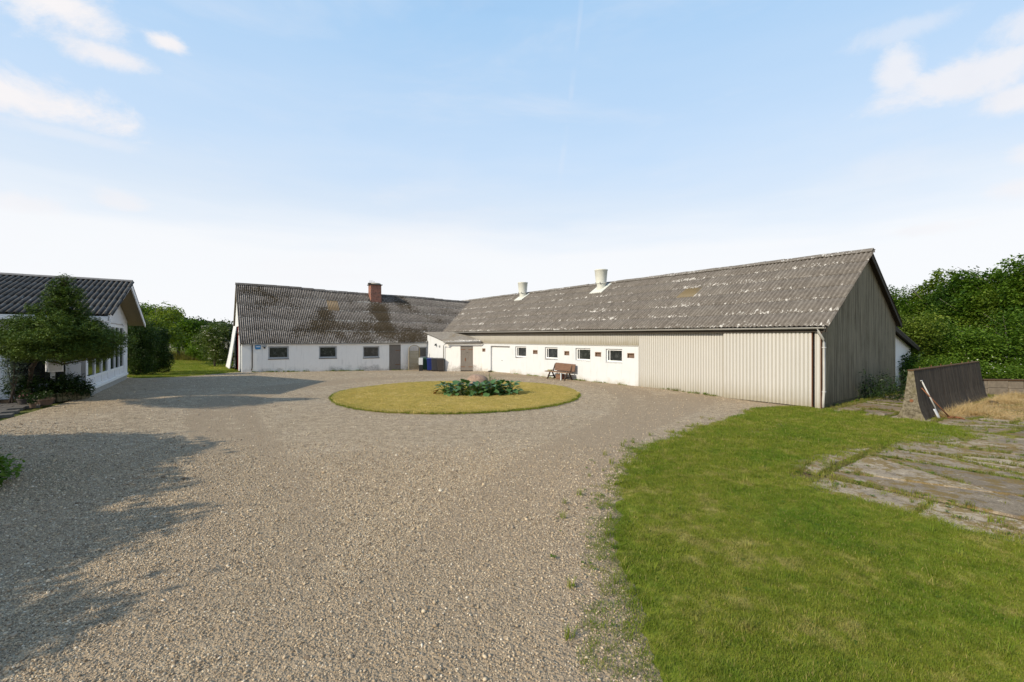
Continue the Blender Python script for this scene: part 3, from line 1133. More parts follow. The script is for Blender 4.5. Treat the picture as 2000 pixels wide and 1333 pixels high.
# ------------------------------------------------------------------ building helpers
def wall_open(m, x0, x1, z0, z1, holes, y=0.0, depth=.14, back=True):
    """front face in the plane y with holes (xa, xb, za, zb) cut out; reveals run back by depth"""
    xs = sorted({x0, x1, *[h[0] for h in holes], *[h[1] for h in holes]})
    zs = sorted({z0, z1, *[h[2] for h in holes], *[h[3] for h in holes]})
    for i in range(len(xs) - 1):
        for j in range(len(zs) - 1):
            cx, cz = (xs[i] + xs[i + 1]) / 2, (zs[j] + zs[j + 1]) / 2
            if any(h[0] < cx < h[1] and h[2] < cz < h[3] for h in holes):
                continue
            m.add([(xs[i], y, zs[j]), (xs[i + 1], y, zs[j]), (xs[i + 1], y, zs[j + 1]), (xs[i], y, zs[j + 1])], [(0, 1, 2, 3)])
    for xa, xb, za, zb in holes:
        d_ = y + depth
        m.add([(xa, y, za), (xa, d_, za), (xa, d_, zb), (xa, y, zb)], [(0, 1, 2, 3)])
        m.add([(xb, y, za), (xb, d_, za), (xb, d_, zb), (xb, y, zb)], [(0, 3, 2, 1)])
        m.add([(xa, y, zb), (xb, y, zb), (xb, d_, zb), (xa, d_, zb)], [(0, 3, 2, 1)])
        m.add([(xa, y, za), (xb, y, za), (xb, d_, za), (xa, d_, za)], [(0, 1, 2, 3)])
    return m


def window(parent, x0, x1, z0, z1, y, mat, glass, fw=.07, sill=None, mull=()):
    """y is the outer face of the frame"""
    fr = MB()
    fr.box(x0, x0 + fw, y, y + .06, z0, z1)
    fr.box(x1 - fw, x1, y, y + .06, z0, z1)
    fr.box(x0 + fw, x1 - fw, y, y + .06, z0, z0 + fw)
    fr.box(x0 + fw, x1 - fw, y, y + .06, z1 - fw, z1)
    for q in mull:
        fr.box(q - .02, q + .02, y + .005, y + .055, z0 + fw, z1 - fw)
    o = fr.build('window', mat, parent, bevel=.006)
    pn = MB().box(x0 + fw - .01, x1 - fw + .01, y + .03, y + .038, z0 + fw - .01, z1 - fw + .01).build('pane', glass, o)
    if sill:
        sd = MB().add([(x0 - .02, y - .085, z0 - .03), (x1 + .02, y - .085, z0 - .03), (x1 + .02, y + .02, z0 - .005), (x0 - .02, y + .02, z0 - .005),
                       (x0 - .02, y - .085, z0 - .075), (x1 + .02, y - .085, z0 - .075), (x1 + .02, y + .02, z0 - .07), (x0 - .02, y + .02, z0 - .07)],
                      [(0, 1, 2, 3), (4, 7, 6, 5), (0, 4, 5, 1), (1, 5, 6, 2), (2, 6, 7, 3), (3, 7, 4, 0)])
        sd.build('sill', sill, o)
    return o


def corrugated(W, L, pitch, amp, seg=6, rows=1, lip=.010, name='roof_sheet', mat=None, phase=0.0):
    """x across the waves, y up the slope, z out"""
    k = int(round(W / pitch * seg))
    vs, fs = [], []
    for j in range(rows + 1):
        for i in range(k + 1):
            x_ = W * i / k
            vs.append((x_, L * j / rows, amp * math.cos(2 * math.pi * x_ / pitch + phase)))
    for j in range(rows):
        for i in range(k):
            a0 = j * (k + 1) + i
            fs.append((a0, a0 + 1, a0 + k + 2, a0 + k + 1))
    b0 = len(vs)
    for i in range(k + 1):
        x_, y_, z_ = vs[i]
        vs.append((x_, y_, z_ - lip))
    for i in range(k):
        fs.append((b0 + i, b0 + i + 1, i + 1, i))
    me = bpy.data.meshes.new(name)
    me.from_pydata(vs, [], fs)
    me.materials.append(mat)
    me.polygons.foreach_set('use_smooth', [i < k * rows for i in range(len(fs))])
    return me


def frame_M(o, xd, yd):
    xd = Vector(xd).normalized()
    yd = Vector(yd)
    yd = (yd - xd * yd.dot(xd)).normalized()
    zd = xd.cross(yd)
    M = Matrix((xd, yd, zd)).transposed().to_4x4()
    M.translation = Vector(o)
    return M


def lay_sheets(parent, P, nx, ny, W, L, me, skip=(), special=None, jit=.004):
    """P(u, v) -> point on the roof plane, u across 0..nx, v up the slope 0..ny (in sheets)"""
    out = []
    for j in range(ny):
        for i in range(nx):
            if (i, j) in skip:
                continue
            a_, b_, c_ = Vector(P(i, j)), Vector(P(i + 1, j)), Vector(P(i, j + 1))
            n_ = (b_ - a_).cross(c_ - a_).normalized()
            o0 = a_ + n_ * (.016 + random.uniform(0, jit)) + (c_ - a_).normalized() * random.uniform(-.012, .012)
            o1 = c_ + n_ * .002
            m_ = me
            if special and (i, j) in special:
                m_ = special[(i, j)]
            out.append(link('roof_sheet', m_, parent, frame_M(o0, b_ - a_, o1 - o0)))
    return out


def profile_sheet(W, H, pitch, depth=.022, mat=None, top=None, name='metal_sheet'):
    """upright trapezoid-profiled steel sheet; x along, y out (negative), z up; top(x) gives the height"""
    xs, ys = [], []
    n_ = int(round(W / pitch))
    for i in range(n_):
        x0 = i * pitch
        for fx, dy in ((0, 0), (.30, 0), (.40, -depth), (.90, -depth)):
            xs.append(x0 + fx * pitch)
            ys.append(dy)
    xs.append(W)
    ys.append(0)
    vs, fs = [], []
    for x_, y_ in zip(xs, ys):
        vs.append((x_, y_, 0))
        vs.append((x_, y_, top(x_) if top else H))
    for i in range(len(xs) - 1):
        fs.append((2 * i, 2 * i + 2, 2 * i + 3, 2 * i + 1))
    me = bpy.data.meshes.new(name)
    me.from_pydata(vs, [], fs)
    me.materials.append(mat)
    return me


T4 = Matrix.Translation

# ------------------------------------------------------------------ the barn
BR = math.atan2(-.8033, .5956)
BARN = thing('barn', 'long white and beige barn with grey corrugated roof and two roof cowls', 'barn', (11.75, 16.95, 0), BR)
LB = 35.7
EAV0, RID0 = 3.13, 6.56
VE, VR = -.35, 5.0


def barn_roof(t_, v):
    return EAV0 + .0045 * t_ + (v - VE) / (VR - VE) * (RID0 - EAV0)


def bx(px):
    r_ = (px - 1000) / 870
    return -(11.75 - r_ * 16.95) / (.5956 + r_ * .8033)


# white plastered wall
holes = [(-22.55, -20.0, -.3, 2.1)]
wins = [(-19.32, -18.06, 1.33, 2.09), (-16.02, -14.78, 1.33, 2.08), (-13.14, -11.9, 1.33, 2.07), (-10.7, -9.52, 1.33, 2.07)]
vents = [(-23.76, -23.31), (-17.29, -16.79), (-14.15, -13.69), (-11.53, -11.05), (-9.17, -8.69)]
holes += wins + [(a, b_, 1.60, 1.87) for a, b_ in vents]
wall_open(MB(), -LB, -8.39, -.4, 2.30, holes, 0, .16).build('plaster_wall', M_white, BARN)
MB().box(-22.6, -19.95, .15, .19, -.3, 2.12).build('garage_door', M_door_panel, BARN)
gd = [o for o in BARN.children if o.name.startswith('garage_door')][0]
gd['label'] = 'white flush garage door'
MB().lathe([(0, .03), (.03, .03), (.035, 0)], (0, 0, 0), 10).build('handle', M_black, gd, M=T4((-21.2, .15, .98)) @ Matrix.Rotation(R(90), 4, 'X'))
MB().box(-22.55, -20.0, .02, .15, 2.06, 2.10).build('lintel_rail', M_zinc, BARN)
for a, b_, z0, z1 in wins:
    window(BARN, a + .01, b_ - .01, z0 + .01, z1 - .01, .085, M_frame_white, M_glass, .075, M_wood_dark, (a + .22,))
for a, b_ in vents:
    vb = MB()
    vb.box(a, b_, .08, .10, 1.60, 1.87).box(a, a + .05, .0, .08, 1.6, 1.87).box(b_ - .03, b_, .0, .08, 1.6, 1.87).box(a + .05, b_ - .03, 0, .08, 1.82, 1.87)
    o = vb.build('wall_vent', M_wood_brown, BARN)
    MB().add([(a + .14, .0, 1.602), (b_ - .031, .0, 1.602), (b_ - .031, .075, 1.76), (a + .14, .075, 1.76), (a + .14, .02, 1.601), (b_ - .031, .02, 1.601)],
             [(0, 1, 2, 3), (0, 4, 5, 1), (3, 2, 5, 4), (0, 3, 4), (1, 5, 2)]).build('flap', M_pot2, o)
# band of profiled steel above the plaster
PW = .91
band = profile_sheet(PW, .95, .13, mat=M_clad)
nb_ = 30
for i in range(nb_):
    link('metal_sheet', band, BARN, T4((-8.39 - PW * (i + 1), -.012, 2.29)))
MB().box(-LB, -8.39, -.045, -.003, 2.255, 2.285).build('drip_strip', M_clad, BARN)
# full height steel wall right of the plaster
full = profile_sheet(PW, 3.30, .13, mat=M_clad)
for i in range(9):
    link('metal_sheet', full, BARN, T4((-8.385 + PW * i, -.010, -.03 + .0)))
MB().box(-8.40, -8.355, -.04, -.004, -.1, 2.28).build('corner_trim', M_clad, BARN)
# sliding door standing proud of the wall
SD = sub_empty('sliding_door', BARN)
SD['label'] = 'wide sliding door of profiled beige steel'
dsh = profile_sheet(.87, 3.04, .145, mat=M_clad_door)
for i in range(4):
    link('metal_sheet', dsh, SD, T4((-3.72 + .87 * i, -.16, .04)))
MB().box(-3.72, -.235, -.155, -.10, .05, 3.07).build('door_core', M_clad, SD)
MB().box(-.240, -.222, -.185, -.08, .03, 3.08).build('rusty_edge', M_rust, SD)
MB().box(-.225, -.15, -.05, -.012, 0, 3.1).build('dark_gap', M_dark, BARN)
MB().box(-.15, .035, -.14, -.011, .0, 3.1).build('corner_post', M_clad, BARN)
MB().box(.036, .046, -.145, -.02, .0, 3.1).build('rusty_edge', M_rust, BARN)
# gable wall of dirty profiled steel
LG = 9.25
VF = 9.85   # far eave
MB().add([(0.0, .0, -.3), (0.0, LG, -.3), (0.0, LG, barn_roof(0, VE + LG * 0 + .35) - .12), (0, VR, barn_roof(0, VR) - .15), (0, 0, barn_roof(0, 0) - .12)], [(0, 1, 2, 3, 4)]).build('gable_wall', M_gable, BARN)
for i in range(11):
    w_ = .875

    def top(xx, i=i):
        v = i * w_ + xx
        zz_ = barn_roof(0, v) if v < VR else barn_roof(0, 2 * VR - v)
        return max(.3, zz_ - .10 - .14)
    me = profile_sheet(w_, 1, .125, .03, M_gable, top)
    M = Matrix(((0, -1, 0, .012), (1, 0, 0, i * w_ - .02), (0, 0, 1, .14), (0, 0, 0, 1)))
    link('metal_sheet', me, BARN, M)
MB().box(-.25, .03, -.01, LG, -.4, .15).build('plinth', M_edge, BARN)
# back wall and far gable
MB().add([(-LB, LG, -.4), (0, LG, -.4), (0, LG, 3.0), (-LB, LG, 3.1)], [(0, 1, 2, 3)]).build('back_wall', M_white, BARN)
MB().add([(-LB, 0, -.4), (-LB, LG, -.4), (-LB, LG, 3.1), (-LB, VR, 6.5), (-LB, 0, 3.1)], [(0, 1, 2, 3, 4)]).build('far_gable', M_white, BARN)
# roof
ROOF = sub_empty('roof', BARN)
nxb, nyb = 41, 6
SWB = .885
OV = .28
sl = math.hypot(VR - VE, RID0 - EAV0) / nyb
sb = corrugated(SWB + .09, sl + .13, .177, .026, 8, mat=M_roof_barn)
sb_light = corrugated(SWB + .09, sl + .13, .177, .024, 8, mat=M_skylight)


def PB(i, j):
    t_ = -OV + SWB * (nxb - i)     # sheets run left to right
    v = VE + (VR - VE) * j / nyb
    return (-t_, v, barn_roof(t_, v))


li = nxb - int((6.85 + OV) / SWB) - 1
sh = lay_sheets(ROOF, PB, nxb, nyb, SWB, sl, sb, special={(li, 3): sb_light})
for o in sh:
    if o.data == sb_light:
        o['label'] = 'brown translucent roof light sheet'
MB().add([(OV, VF, 3.42), (-LB - .2, VF, 3.55), (-LB - .2, VR, barn_roof(LB, VR) - .01), (OV, VR, RID0 - .01)], [(0, 1, 2, 3)]).build('back_slope', M_roof_old, ROOF)
cap = MB()
capp = [(-.20, -.105), (-.10, -.02), (0, .045), (.10, -.02), (.20, -.105), (.19, -.13), (0, .015), (-.19, -.13)]
capm = MB().prism(capp, 0, .98).mesh('ridge_cap', M_ridge_barn)
for i in range(40):
    t_ = -OV + .9 * i
    M = T4((-t_ - .93, VR, barn_roof(t_, VR) + .055 + random.uniform(0, .02))) @ Matrix.Rotation(random.uniform(-.015, .015), 4, 'Y')
    link('ridge_cap', capm, ROOF, M)
# verge boards and soffit at the gable
for s_ in (1, -1):
    v0, v1 = (VE, VR) if s_ > 0 else (VF, VR)
    z0, z1 = (barn_roof(0, VE) if s_ > 0 else 3.40), RID0
    MB().add([(OV - .03, v0, z0 - .03), (OV - .03, v1, z1 - .03), (OV - .03, v1, z1 - .24), (OV - .03, v0, z0 - .22),
              (OV - .07, v0, z0 - .03), (OV - .07, v1, z1 - .03), (OV - .07, v1, z1 - .24), (OV - .07, v0, z0 - .22)],
             [(0, 1, 2, 3), (4, 7, 6, 5), (0, 4, 5, 1), (2, 6, 7, 3), (0, 3, 7, 4), (1, 5, 6, 2)]).build('barge_board', M_barge, ROOF)
    MB().add([(OV - .06, v0, z0 - .12), (OV - .06, v1, z1 - .12), (-.05, v1, z1 - .12), (-.05, v0, z0 - .12)], [(0, 1, 2, 3)]).build('soffit', M_barge, ROOF)
# eaves: fascia, gutter, downpipe
MB().add([(OV, VE + .10, EAV0 - .05), (-LB, VE + .10, EAV0 + .11), (-LB, VE + .10, EAV0 - .07), (OV, VE + .10, EAV0 - .23)], [(0, 1, 2, 3)]).build('fascia_board', M_barge, ROOF)
gp_ = [(.07 * math.cos(a), .07 * math.sin(a)) for a in np.linspace(math.pi, 2 * math.pi, 9)]
gut = MB()
n9 = len(gp_)
vs = [(OV - .02, VE - .02 + q[0], EAV0 - .05 + q[1]) for q in gp_] + [(-LB + 5, VE - .02 + q[0], EAV0 + .10 + q[1]) for q in gp_]
vs += [(OV - .02, VE - .02 + q[0] * .9, EAV0 - .05 + q[1] * .9) for q in gp_] + [(-LB + 5, VE - .02 + q[0] * .9, EAV0 + .10 + q[1] * .9) for q in gp_]
fs = []
for i in range(n9 - 1):
    fs.append((i, i + 1, n9 + i + 1, n9 + i))
    fs.append((2 * n9 + i, 3 * n9 + i, 3 * n9 + i + 1, 2 * n9 + i + 1))
    fs.append((i, 2 * n9 + i, 2 * n9 + i + 1, i + 1))
fs += [(0, n9, 3 * n9, 2 * n9), (n9 - 1, 3 * n9 - 1, 4 * n9 - 1, 2 * n9 - 1)]
gut.add(vs, fs).build('gutter', M_zinc, BARN, smooth=False)
DP = MB().tube([(.03, VE - .02, 3.02), (.03, VE - .02, 2.93), (.09, -.05, 2.62), (.10, .02, 2.5), (.10, .02, .75), (.085, .0, .35), (.085, -.02, .04)], .047, 12).build('downpipe', M_pipe, BARN, smooth=True)
for zz_ in (2.3, .62):
    MB().box(.035, .16, -.035, .075, zz_, zz_ + .035).build('pipe_bracket', M_steel, DP)


# roof cowls
def cowl(px, v, sc, lab):
    c = np.array([11.75 + .8033 * v, 16.95 + .5956 * v])
    r_ = (px - 1000) / 870
    t_ = (c[0] - r_ * c[1]) / (.5956 + r_ * .8033)
    z_ = barn_roof(t_, v)
    wpos = BARN.matrix_basis @ Vector((-t_, v, z_))
    c_ = thing('roof_cowl', lab, 'roof vent', tuple(wpos), BR, 'ventilation cowls on the barn roof')
    sp = (RID0 - EAV0) / (VR - VE)
    MB().lathe([(.40 * sc, .36 * sc), (.40 * sc, .42 * sc), (.48 * sc, 1.34 * sc), (.505 * sc, 1.36 * sc), (.505 * sc, 1.42 * sc), (.46 * sc, 1.41 * sc), (.36 * sc, .42 * sc)], n=28).build('cone', M_cowl, c_, smooth=True)
    MB().lathe([(.33 * sc, -.35), (.33 * sc, .30 * sc), (.39 * sc, .38 * sc)], n=24).build('neck', M_cowl, c_, smooth=True)
    for a_ in np.linspace(0, 6.283, 6, endpoint=False):
        MB().box(.36 * sc, .45 * sc, -.03, .03, .33 * sc, .46 * sc).build('clip', M_zinc, c_, M=Matrix.Rotation(a_, 4, 'Z'))
    w_ = .62 * sc
    MB().add([(-w_, -w_, -w_ * sp + .06), (w_, -w_, -w_ * sp + .06), (w_, w_ * .8, w_ * .8 * sp + .07), (-w_, w_ * .8, w_ * .8 * sp + .07),
              (-w_, -w_, -w_ * sp - .03), (w_, -w_, -w_ * sp - .03), (w_, w_ * .8, w_ * .8 * sp - .03), (-w_, w_ * .8, w_ * .8 * sp - .03)],
             [(0, 1, 2, 3), (0, 4, 5, 1), (1, 5, 6, 2), (2, 6, 7, 3), (3, 7, 4, 0)]).build('flashing', M_cowl, c_)


BARN_M = Matrix.Translation((11.75, 16.95, 0)) @ Matrix.Rotation(BR, 4, 'Z')
BARN.matrix_basis = BARN_M
cowl(1174, 4.35, .93, 'pale bucket shaped roof cowl, the larger one nearer the barn gable')
cowl(1021, 4.45, .88, 'pale bucket shaped roof cowl, the farther one near the wing roof')

# ------------------------------------------------------------------ lean-to annex behind the barn gable
AN = thing('annex', 'white plastered lean-to annex with dark roof behind the barn gable', 'outbuilding', (0, 0, 0))
AN.matrix_basis = BARN_M
x0 = -.35
wall_open_m = MB()
wz = lambda v: 3.45 - (v - 9.3) * .243
hw = (9.85, 10.45, 1.12, 1.86)
for a, b_, z0, z1 in ((9.26, 9.85, -.4, None), (10.45, 14.4, -.4, None), (9.85, 10.45, -.4, 1.12), (9.85, 10.45, 1.86, None)):
    za = z1 if z1 else wz(a) - .08
    zb = z1 if z1 else wz(b_) - .08
    wall_open_m.add([(x0, a, z0), (x0, b_, z0), (x0, b_, zb), (x0, a, za)], [(0, 1, 2, 3)])
for (ya, za, yb, zb) in ((9.85, 1.12, 10.45, 1.12), (10.45, 1.12, 10.45, 1.86), (10.45, 1.86, 9.85, 1.86), (9.85, 1.86, 9.85, 1.12)):
    wall_open_m.add([(x0, ya, za), (x0, yb, zb), (x0 - .15, yb, zb), (x0 - .15, ya, za)], [(0, 1, 2, 3)])
wall_open_m.add([(x0, 14.4, -.4), (-20, 14.4, -.4), (-20, 14.4, 1.95), (x0, 14.4, 1.95)], [(0, 1, 2, 3)])
wall_open_m.build('wall', M_shed, AN)
wf = MB()
wf.box(x0 - .10, x0 - .05, 9.86, 9.93, 1.13, 1.85).box(x0 - .10, x0 - .05, 10.37, 10.44, 1.13, 1.85).box(x0 - .10, x0 - .05, 9.93, 10.37, 1.13, 1.20).box(x0 - .10, x0 - .05, 9.93, 10.37, 1.78, 1.85)
wo_ = wf.build('window', M_frame_grey, AN)
MB().box(x0 - .085, x0 - .075, 9.92, 10.38, 1.19, 1.79).build('pane', M_glass, wo_)
MB().box(x0 - .04, x0 + .07, 9.82, 10.48, 1.06, 1.115).build('sill', M_wood_dark, wo_)
MB().add([(x0 + .30, 9.3, wz(9.3) + .06), (-20, 9.3, wz(9.3) + .06), (-20, 14.9, wz(14.9) + .06), (x0 + .30, 14.9, wz(14.9) + .06),
          (x0 + .30, 9.3, wz(9.3) - .02), (-20, 9.3, wz(9.3) - .02), (-20, 14.9, wz(14.9) - .02), (x0 + .30, 14.9, wz(14.9) - .02)],
         [(0, 3, 2, 1), (4, 5, 6, 7), (0, 4, 7, 3), (3, 7, 6, 2)]).build('roof', M_roof_old, AN)
MB().beam((x0 + .27, 9.3, wz(9.3) - .08), (x0 + .27, 14.85, wz(14.85) - .08), .04, .20).build('barge_board', M_barge, AN)

# ------------------------------------------------------------------ the stable wing
WR = R(35.0)
WING = thing('stable_wing', 'low white stable wing with steep mossy corrugated roof and brick chimney', 'outbuilding', (-18.8, 31.0, 0), WR)
WING_M = Matrix.Translation((-18.8, 31.0, 0)) @ Matrix.Rotation(WR, 4, 'Z')
WING.matrix_basis = WING_M
LW = 17.5
WVE, WVR = -.16, 4.5


def wing_roof(u, v):
    top_ = 6.93 - .0225 * u + .03 * math.sin(u * .55)
    return 2.31 + (v - WVE) / (WVR - WVE) * (top_ - 2.31) + .012 * math.sin(u * 1.1 + v)


wwin = [(1.62, 2.95, 1.22, 2.10), (5.03, 6.33, 1.18, 2.07), (8.34, 9.67, 1.13, 2.04), (13.05, 13.9, 1.0, 1.95)]
wdoor = (10.49, 11.5, -.2, 2.16)
wall_open(MB(), 0, LW, -.5, 2.45, wwin + [wdoor], 0, .14).build('front_wall', M_wing, WING)
for q in wwin:
    window(WING, q[0] + .005, q[1] - .005, q[2] + .005, q[3] - .005, .055, M_frame_grey, M_glass, .085, M_barge)
DR = sub_empty('door', WING)
DR['label'] = 'narrow weathered grey plank door'
npk = 8
for i in range(npk):
    w_ = (wdoor[1] - wdoor[0] - .02) / npk
    a = wdoor[0] + .01 + w_ * i
    MB().box(a + .003, a + w_ - .003, .06, .085 + random.uniform(0, .006), .02 - random.uniform(0, .05), 2.12).build('plank', M_wood_grey, DR)
for zz_ in (.45, 1.65):
    MB().box(wdoor[0] + .55, wdoor[1] + .03, .045, .058, zz_, zz_ + .045).build('hinge', M_rust, DR)
MB().box(wdoor[0], wdoor[1], .09, .12, -.3, 2.14).build('door_back', M_dark, DR)
# gable end to the left
GZ = lambda v: wing_roof(0, v) - .10 if v <= WVR else wing_roof(0, 2 * WVR - v) - .10
d0, d1, dzt = 3.4, 6.4, 3.6
gm = MB()
gm.add([(0, 0, -.5), (0, d0, -.5), (0, d0, GZ(d0)), (0, 0, GZ(0))], [(0, 1, 2, 3)])
gm.add([(0, d1, -.5), (0, 9.0, -.5), (0, 9.0, GZ(9.0)), (0, d1, GZ(d1))], [(0, 1, 2, 3)])
gm.add([(0, d0, dzt), (0, d1, dzt), (0, d1, GZ(d1)), (0, WVR, GZ(WVR)), (0, d0, GZ(d0))], [(0, 1, 2, 3, 4)])
gm.build('gable_wall', M_white, WING)
MB().box(.12, .2, d0 - .3, d1 + .3, -.4, dzt + .2).build('dark_doorway', M_dark, WING)
MB().box(-.045, -.005, d0 - .07, d0, .2, dzt).build('red_jamb', plain('red_paint', (.25, .02, .02), .6), WING)
MB().beam((-.02, d0 - 1.2, 2.95), (-.02, d1 + 1.0, 3.62), .05, .12).build('door_rail', M_wood_dark, WING)
gdr = MB()
gdr.add([(-.07, d0 + .3, 3.55), (-.07, d1 + .6, 3.7), (-.62, d1 + .7, .32), (-.50, d0 + .6, .28),
         (-.13, d0 + .3, 3.55), (-.13, d1 + .6, 3.7), (-.68, d1 + .7, .32), (-.56, d0 + .6, .28)],
        [(0, 1, 2, 3), (4, 7, 6, 5), (0, 4, 5, 1), (1, 5, 6, 2), (2, 6, 7, 3), (3, 7, 4, 0)])
o = gdr.build('gable_door', M_white, WING)
o['label'] = 'white top hung door leaf swung outward at the bottom'
MB().box(-.06, -.003, .55, 1.35, .2, 2.3).build('grey_shutter', M_frame_grey, WING)
MB().add([(0, 9, -.5), (LW + 4, 9, -.5), (LW + 4, 9, 2.4), (0, 9, 2.4)], [(0, 1, 2, 3)]).build('back_wall', M_wing, WING)
# roof
WRF = sub_empty('roof', WING)
nxw, nyw = 24, 5
SWW = .91
slw = math.hypot(WVR - WVE, 6.9 - 2.31) / nyw
sw = corrugated(SWW + .065, slw + .12, .13, .033, 8, mat=M_roof_wing)
sw_l = corrugated(SWW + .065, slw + .12, .13, .027, 7, mat=M_skylight2)


def PW_(i, j):
    u = -.12 + SWW * i
    v = WVE + (WVR - WVE) * j / nyw
    return (u, v, wing_roof(u, v))


sh = lay_sheets(WRF, PW_, nxw, nyw, SWW, slw, sw, special={(7, 3): sw_l}, jit=.012)
for o in sh:
    if o.data == sw_l:
        o['label'] = 'amber translucent roof light sheet'
MB().add([(-.12, 2 * WVR - WVE, 2.31), (21, 2 * WVR - WVE, 2.31), (21, WVR, wing_roof(21, WVR) - .01), (-.12, WVR, wing_roof(0, WVR) - .01)], [(0, 1, 2, 3)]).build('back_slope', M_roof_old, WRF)
capw = MB().prism([(-.16, -.13), (-.07, -.01), (0, .035), (.07, -.01), (.16, -.13), (.14, -.15), (0, .0), (-.14, -.15)], 0, 1.0).mesh('ridge_cap', M_ridge_wing)
for i in range(24):
    u = -.14 + .93 * i
    link('ridge_cap', capw, WRF, T4((u, WVR, wing_roof(u, WVR) + .055 + random.uniform(0, .015))))
for s_ in (1, -1):
    v0, v1 = (WVE, WVR) if s_ > 0 else (2 * WVR - WVE, WVR)
    z0, z1 = wing_roof(0, WVE), wing_roof(0, WVR)
    MB().beam((-.10, v0, z0 - .10), (-.10, v1, z1 - .10), .05, .18).build('barge_board', M_wood_grey, WRF)
    MB().add([(-.08, v0, z0 - .06), (-.08, v1, z1 - .06), (.02, v1, z1 - .06), (.02, v0, z0 - .06)], [(0, 1, 2, 3)]).build('soffit', M_soffit, WRF)
MB().add([(-.1, -.10, 2.33), (16, -.10, 2.33), (16, -.10, 2.24), (-.1, -.10, 2.24)], [(0, 1, 2, 3)]).build('fascia_board', M_frame_grey, WRF)
# chimney
chz = wing_roof(10.9, 3.8)
CH = MB().box(-.47, .47, -.38, .38, -1.0, 1.42).build('chimney', M_brick, WRF, M=T4((10.6, 4.05, 6.1)))
CH.matrix_local = T4((10.6, 4.05, 6.08))
MB().box(-.56, .56, -.47, .47, 1.40, 1.47).build('chimney_ledge', M_barge, WRF, M=T4((10.6, 4.05, 6.08)))
cp = MB().lathe([(0, 1.62), (.46, 1.60), (.53, 1.56), (.55, 1.47), (0, 1.47)], n=20).build('chimney_cap', M_conc, WRF, smooth=False, M=T4((10.6, 4.05, 6.08)) @ Matrix.Diagonal((1, .85, 1, 1)))
for q in ((-.5, -.2), (-.36, -.3), (-.05, .1)):
    MB().tube([(q[0], q[1], 1.55), (q[0], q[1], 1.8)], .018, 6).build('rod', M_barge, WRF, M=T4((10.6, 4.05, 6.08)))
MB().box(-.66, -.44, -.28, -.1, 1.45, 1.57).build('chimney_bracket', M_barge, WRF, M=T4((10.6, 4.05, 6.08)))
# downpipe on the left of the facade
MB().tube([(.62, -.12, 2.22), (.62, -.05, 2.05), (.62, -.05, .6), (.57, -.06, .42)], .035, 10).build('downpipe', M_barge, WING, smooth=True)


def on_wing(u, v, z_):
    return tuple(WING_M @ Vector((u, v, z_)))


sg = thing('blue_sign', 'small blue enamel sign with a white band under the wing eaves', 'sign', on_wing(.98, -.03, 2.03), WR)
MB().box(-.17, .17, -.02, .015, -.13, .16).build('plate', M_sign_blue, sg, bevel=.01)
MB().box(-.12, .13, -.026, -.0205, .02, .08).build('band', M_sign_white, sg)
wl = thing('wall_lamp', 'small grey wall lamp beside the blue sign', 'lamp', on_wing(1.38, -.02, 2.08), WR)
MB().box(-.12, .12, -.12, .01, -.02, .09).build('hood', M_lamp, wl, bevel=.015)
MB().lathe([(0, -.11), (.05, -.10), (.06, -.02), (.03, 0)], (0, -.06, -.02), 12).build('sensor', M_black, wl, smooth=True)

# ------------------------------------------------------------------ entrance shed in the corner
F1, F2 = Vector((-5.42, 36.3)), Vector((-2.40, 36.05))
B1, B2 = Vector((-7.40, 38.98)), Vector((-5.0, 38.9))
SH = thing('entrance_shed', 'small white plastered shed with double plank door in the yard corner', 'shed', (F1.x, F1.y, 0), math.atan2(F2.y - F1.y, F2.x - F1.x))
SH_M = Matrix.Translation((F1.x, F1.y, 0)) @ Matrix.Rotation(math.atan2(F2.y - F1.y, F2.x - F1.x), 4, 'Z')
SH.matrix_basis = SH_M
inv = SH_M.inverted()
loc = lambda q, z_=0: inv @ Vector((q.x, q.y, z_))
LF = (F2 - F1).length
sd = (1.24, 2.27, -.3, 2.06)
wall_open(MB(), 0, LF, -.4, 2.36, [sd], 0, .10).build('front_wall', M_shed, SH)
lb = loc(B1)
MB().add([(0, 0, -.4), (lb.x, lb.y, -.4), (lb.x, lb.y, 3.0), (0, 0, 2.36)], [(0, 1, 2, 3)]).build('side_wall', M_white, SH)
dd_ = sub_empty('double_door', SH)
for i in range(8):
    w_ = (sd[1] - sd[0]) / 8
    a = sd[0] + w_ * i
    MB().box(a + .003, a + w_ - .003, .04, .065 + random.uniform(0, .006), .07, 2.05).build('plank', M_wood_grey, dd_)
for zz_ in (.35, 1.75):
    MB().box(sd[0] - .02, sd[0] + .38, .025, .038, zz_, zz_ + .04).build('hinge', M_rust, dd_)
    MB().box(sd[1] - .38, sd[1] + .02, .025, .038, zz_, zz_ + .04).build('hinge', M_rust, dd_)
MB().lathe([(0, .03), (.03, .025), (.03, 0)], n=10).build('knob', M_black, dd_, M=T4((1.78, .035, 1.55)) @ Matrix.Rotation(R(90), 4, 'X'))
MB().box(1.6, 1.66, .01, .04, .85, 1.08).build('latch', M_rust, dd_)
MB().box(sd[0], sd[1], .07, .10, -.3, 2.06).build('door_back', M_dark, dd_)
